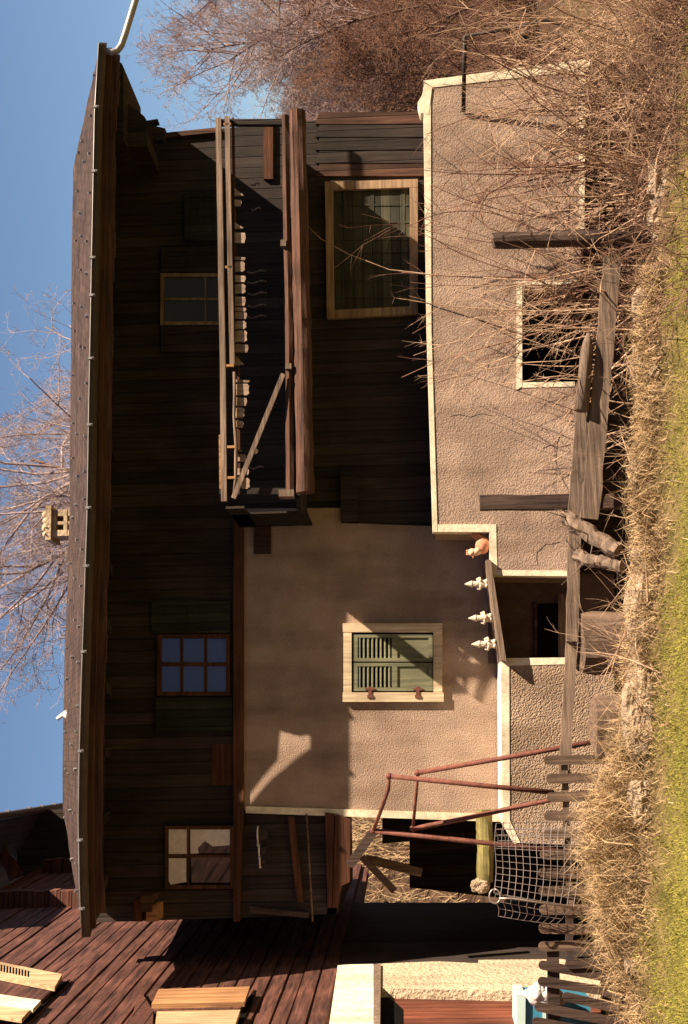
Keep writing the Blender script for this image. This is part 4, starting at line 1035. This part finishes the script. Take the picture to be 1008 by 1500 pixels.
# right hillside trees, far to near
tr_spec = [(1480, 205, 16), (1440, 250, 20), (1395, 330, 22), (1360, 390, 24), (1500, 300, 12), (1540, 190, 14), (1420, 380, 12), (1345, 440, 16), (1460, 420, 10), (1380, 460, 9), (1500, 430, 8.5), (1580, 250, 10), (1330, 400, 30), (1470, 300, 28), (1560, 330, 22)]
lab = ['tallest hazy bare tree at the right of the downpipe', 'hazy bare tree with fine crown beneath the downpipe', 'slim bare tree between the downpipe and the balcony end', 'low bare tree just beyond the balcony end', 'thick twiggy tree on the slope above the annex', 'far right bare tree rising out of view', 'bushy bare tree on the slope behind the iron frame', 'small bare tree by the corner of the timber wall', 'scrubby tree above the annex end', 'short twiggy tree close behind the annex corner', 'bent bare tree right of the iron frame', 'large bare tree cut off at the far right', 'distant bare tree peeping past the timber wall', 'distant pale tree high on the slope', 'distant dark tree far right on the slope']
for i, (u, v, Y) in enumerate(tr_spec):
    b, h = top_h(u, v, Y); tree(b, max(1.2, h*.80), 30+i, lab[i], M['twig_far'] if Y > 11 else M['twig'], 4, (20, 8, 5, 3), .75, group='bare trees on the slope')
random.seed(99)
# brushwood carpeting the slope
mb = MB()
for i in range(7500):
    u = random.uniform(1325, 1640); Y = 7+33*random.random()**1.2
    b = tpos(u, Y); 
    L = random.uniform(.5, 1.7)
    shoot(mb, b, Vector((random.gauss(0, .4), random.gauss(0, .3), 1)), L, .010+.0004*Y, 4, .2, 0, 3, 2, 1, .5)
o = mb.build('brushwood', M['twig']); tag(o, 'brown leafless brushwood covering the slope', 'brushwood', kind='stuff')
mb = MB()
for i in range(500):
    u = random.uniform(150, 330); Y = 8.2+6*random.random(); b = tpos(u, Y)
    shoot(mb, b, Vector((random.gauss(0, .5), random.gauss(0, .3), 1)), random.uniform(.4, 1.5), .012, 4, .2, 0, 3, 2, 1, .5)
o = mb.build('brushwood', M['straw']); tag(o, 'straw coloured undergrowth seen through the passage', 'brushwood', kind='stuff')

mb = MB()
for i in range(230):
    x = random.uniform(-1.6, 5.0); y = random.gauss(-3.7, .3); b = Vector((x, y, hgt(x, y)+random.uniform(.02, .16)))
    shoot(mb, b, Vector((random.gauss(0, 1), random.gauss(0, .5), random.gauss(.15, .25))), random.uniform(.25, 1.0), random.uniform(.005, .014), 5, .15, -.02, 4, 2, 1, .4)
o = mb.build('fallen_sticks', M['twig_lit']); tag(o, 'pale fallen sticks strewn along the bank at the fence foot', 'sticks', kind='stuff')
mb = MB()
for i in range(1250):
    x = 4.3+5.6*random.random()**.8; y = random.uniform(-5.6, -1.6); b = Vector((x, y, hgt(x, y)-.02))
    shoot(mb, b, Vector((random.gauss(-.1, .55), random.gauss(-.1, .35), 1)), random.uniform(.3, 1.15)*(.7+.06*(x-4)), .0075, 5, .38, -.03, 3, 3, 1, .5)
o = mb.build('dry_brush', M['brush']); tag(o, 'pale dry brush tangled between the meadow and the annex end', 'dry brush', kind='stuff')
# ------------------------------------------------------------------ grass and straw
def blades(n, fpos, Lr, w, lean, bendr):
    V = np.zeros((n, 5, 3), dtype=np.float64); 
    for i in range(n):
        p = fpos(); L = random.uniform(*Lr); th = random.uniform(0, 2*math.pi)
        ld = Vector((lean[0]+random.gauss(0, bendr), lean[1]+random.gauss(0, bendr), 1)).normalized()
        e = Vector((random.gauss(0, bendr), random.gauss(0, bendr), -.35*abs(random.gauss(0, 1))*bendr*2))
        s = Vector((math.cos(th), math.sin(th)*.5, 0))*w*random.uniform(.6, 1.3)
        m_ = p+ld*L*.55; t_ = p+(ld+e).normalized()*L
        V[i, 0] = p-s; V[i, 1] = p+s; V[i, 2] = m_+s*.7; V[i, 3] = m_-s*.7; V[i, 4] = t_
    return V
def blade_obj(name, V, mat):
    n = len(V); me = bpy.data.meshes.new(name); idx = np.arange(n)*5
    f = [ (a, a+1, a+2, a+3) for a in idx.tolist()] + [(a+3, a+2, a+4) for a in idx.tolist()]
    me.from_pydata(V.reshape(-1, 3).tolist(), [], f); me.materials.append(mat); o = bpy.data.objects.new(name, me); COL.objects.link(o); return o
def grass_edge(x):    # how far back the green reaches
    return -4.55+.35*mnoise.noise(Vector((x*.7, 0, 0)))
def gpos():
    while True:
        y = -4.3-4.6*random.random(); x = random.uniform(-4.5, 8.2)
        if y < grass_edge(x)+random.gauss(0, .12): return Vector((x, y, hgt(x, y)-.01))
o = blade_obj('grass', blades(120000, gpos, (.035, .10), .0045, (0, 0), .55), M['grass']); tag(o, 'short yellow green meadow grass', 'grass', kind='stuff')
def spos():
    y = random.gauss(-4.05, .27); x = random.uniform(-4.2, 8.5) if random.random() < .15 else random.uniform(-4.2, 4.2); y = min(-3.2, max(-5.2, y)); return Vector((x, y, hgt(x, y)-.02))
o = blade_obj('dry_grass', blades(16000, spos, (.05, .26), .0055, (-.1, -.2), .9), M['straw']); tag(o, 'dry straw coloured grass along the bank', 'dry grass', kind='stuff')
def mpos():
    x = random.uniform(-1.8, 5.2); y = random.gauss(-4.12, .13); return Vector((x, y, hgt(x, y)-.02+.12*random.random()))
o = blade_obj('matted_straw', blades(9000, mpos, (.12, .42), .0055, (-.1, -.05), .8), M['straw']); tag(o, 'matted dry straw half covering the stones of the bank', 'dry grass', kind='stuff')
cs = gp(890, 1230, -3.75)
def hpos():
    x = cs.x+random.gauss(0, .65); y = cs.y+random.gauss(0, .22); k = math.exp(-((x-cs.x)/.8)**2); return Vector((x, y, hgt(x, y)+random.random()*.35*k))
o = blade_obj('straw_heap', blades(10000, hpos, (.25, .7), .006, (.1, -.25), .6), M['straw']); tag(o, 'tall heap of dry straw around the pickets', 'dry grass', kind='stuff')
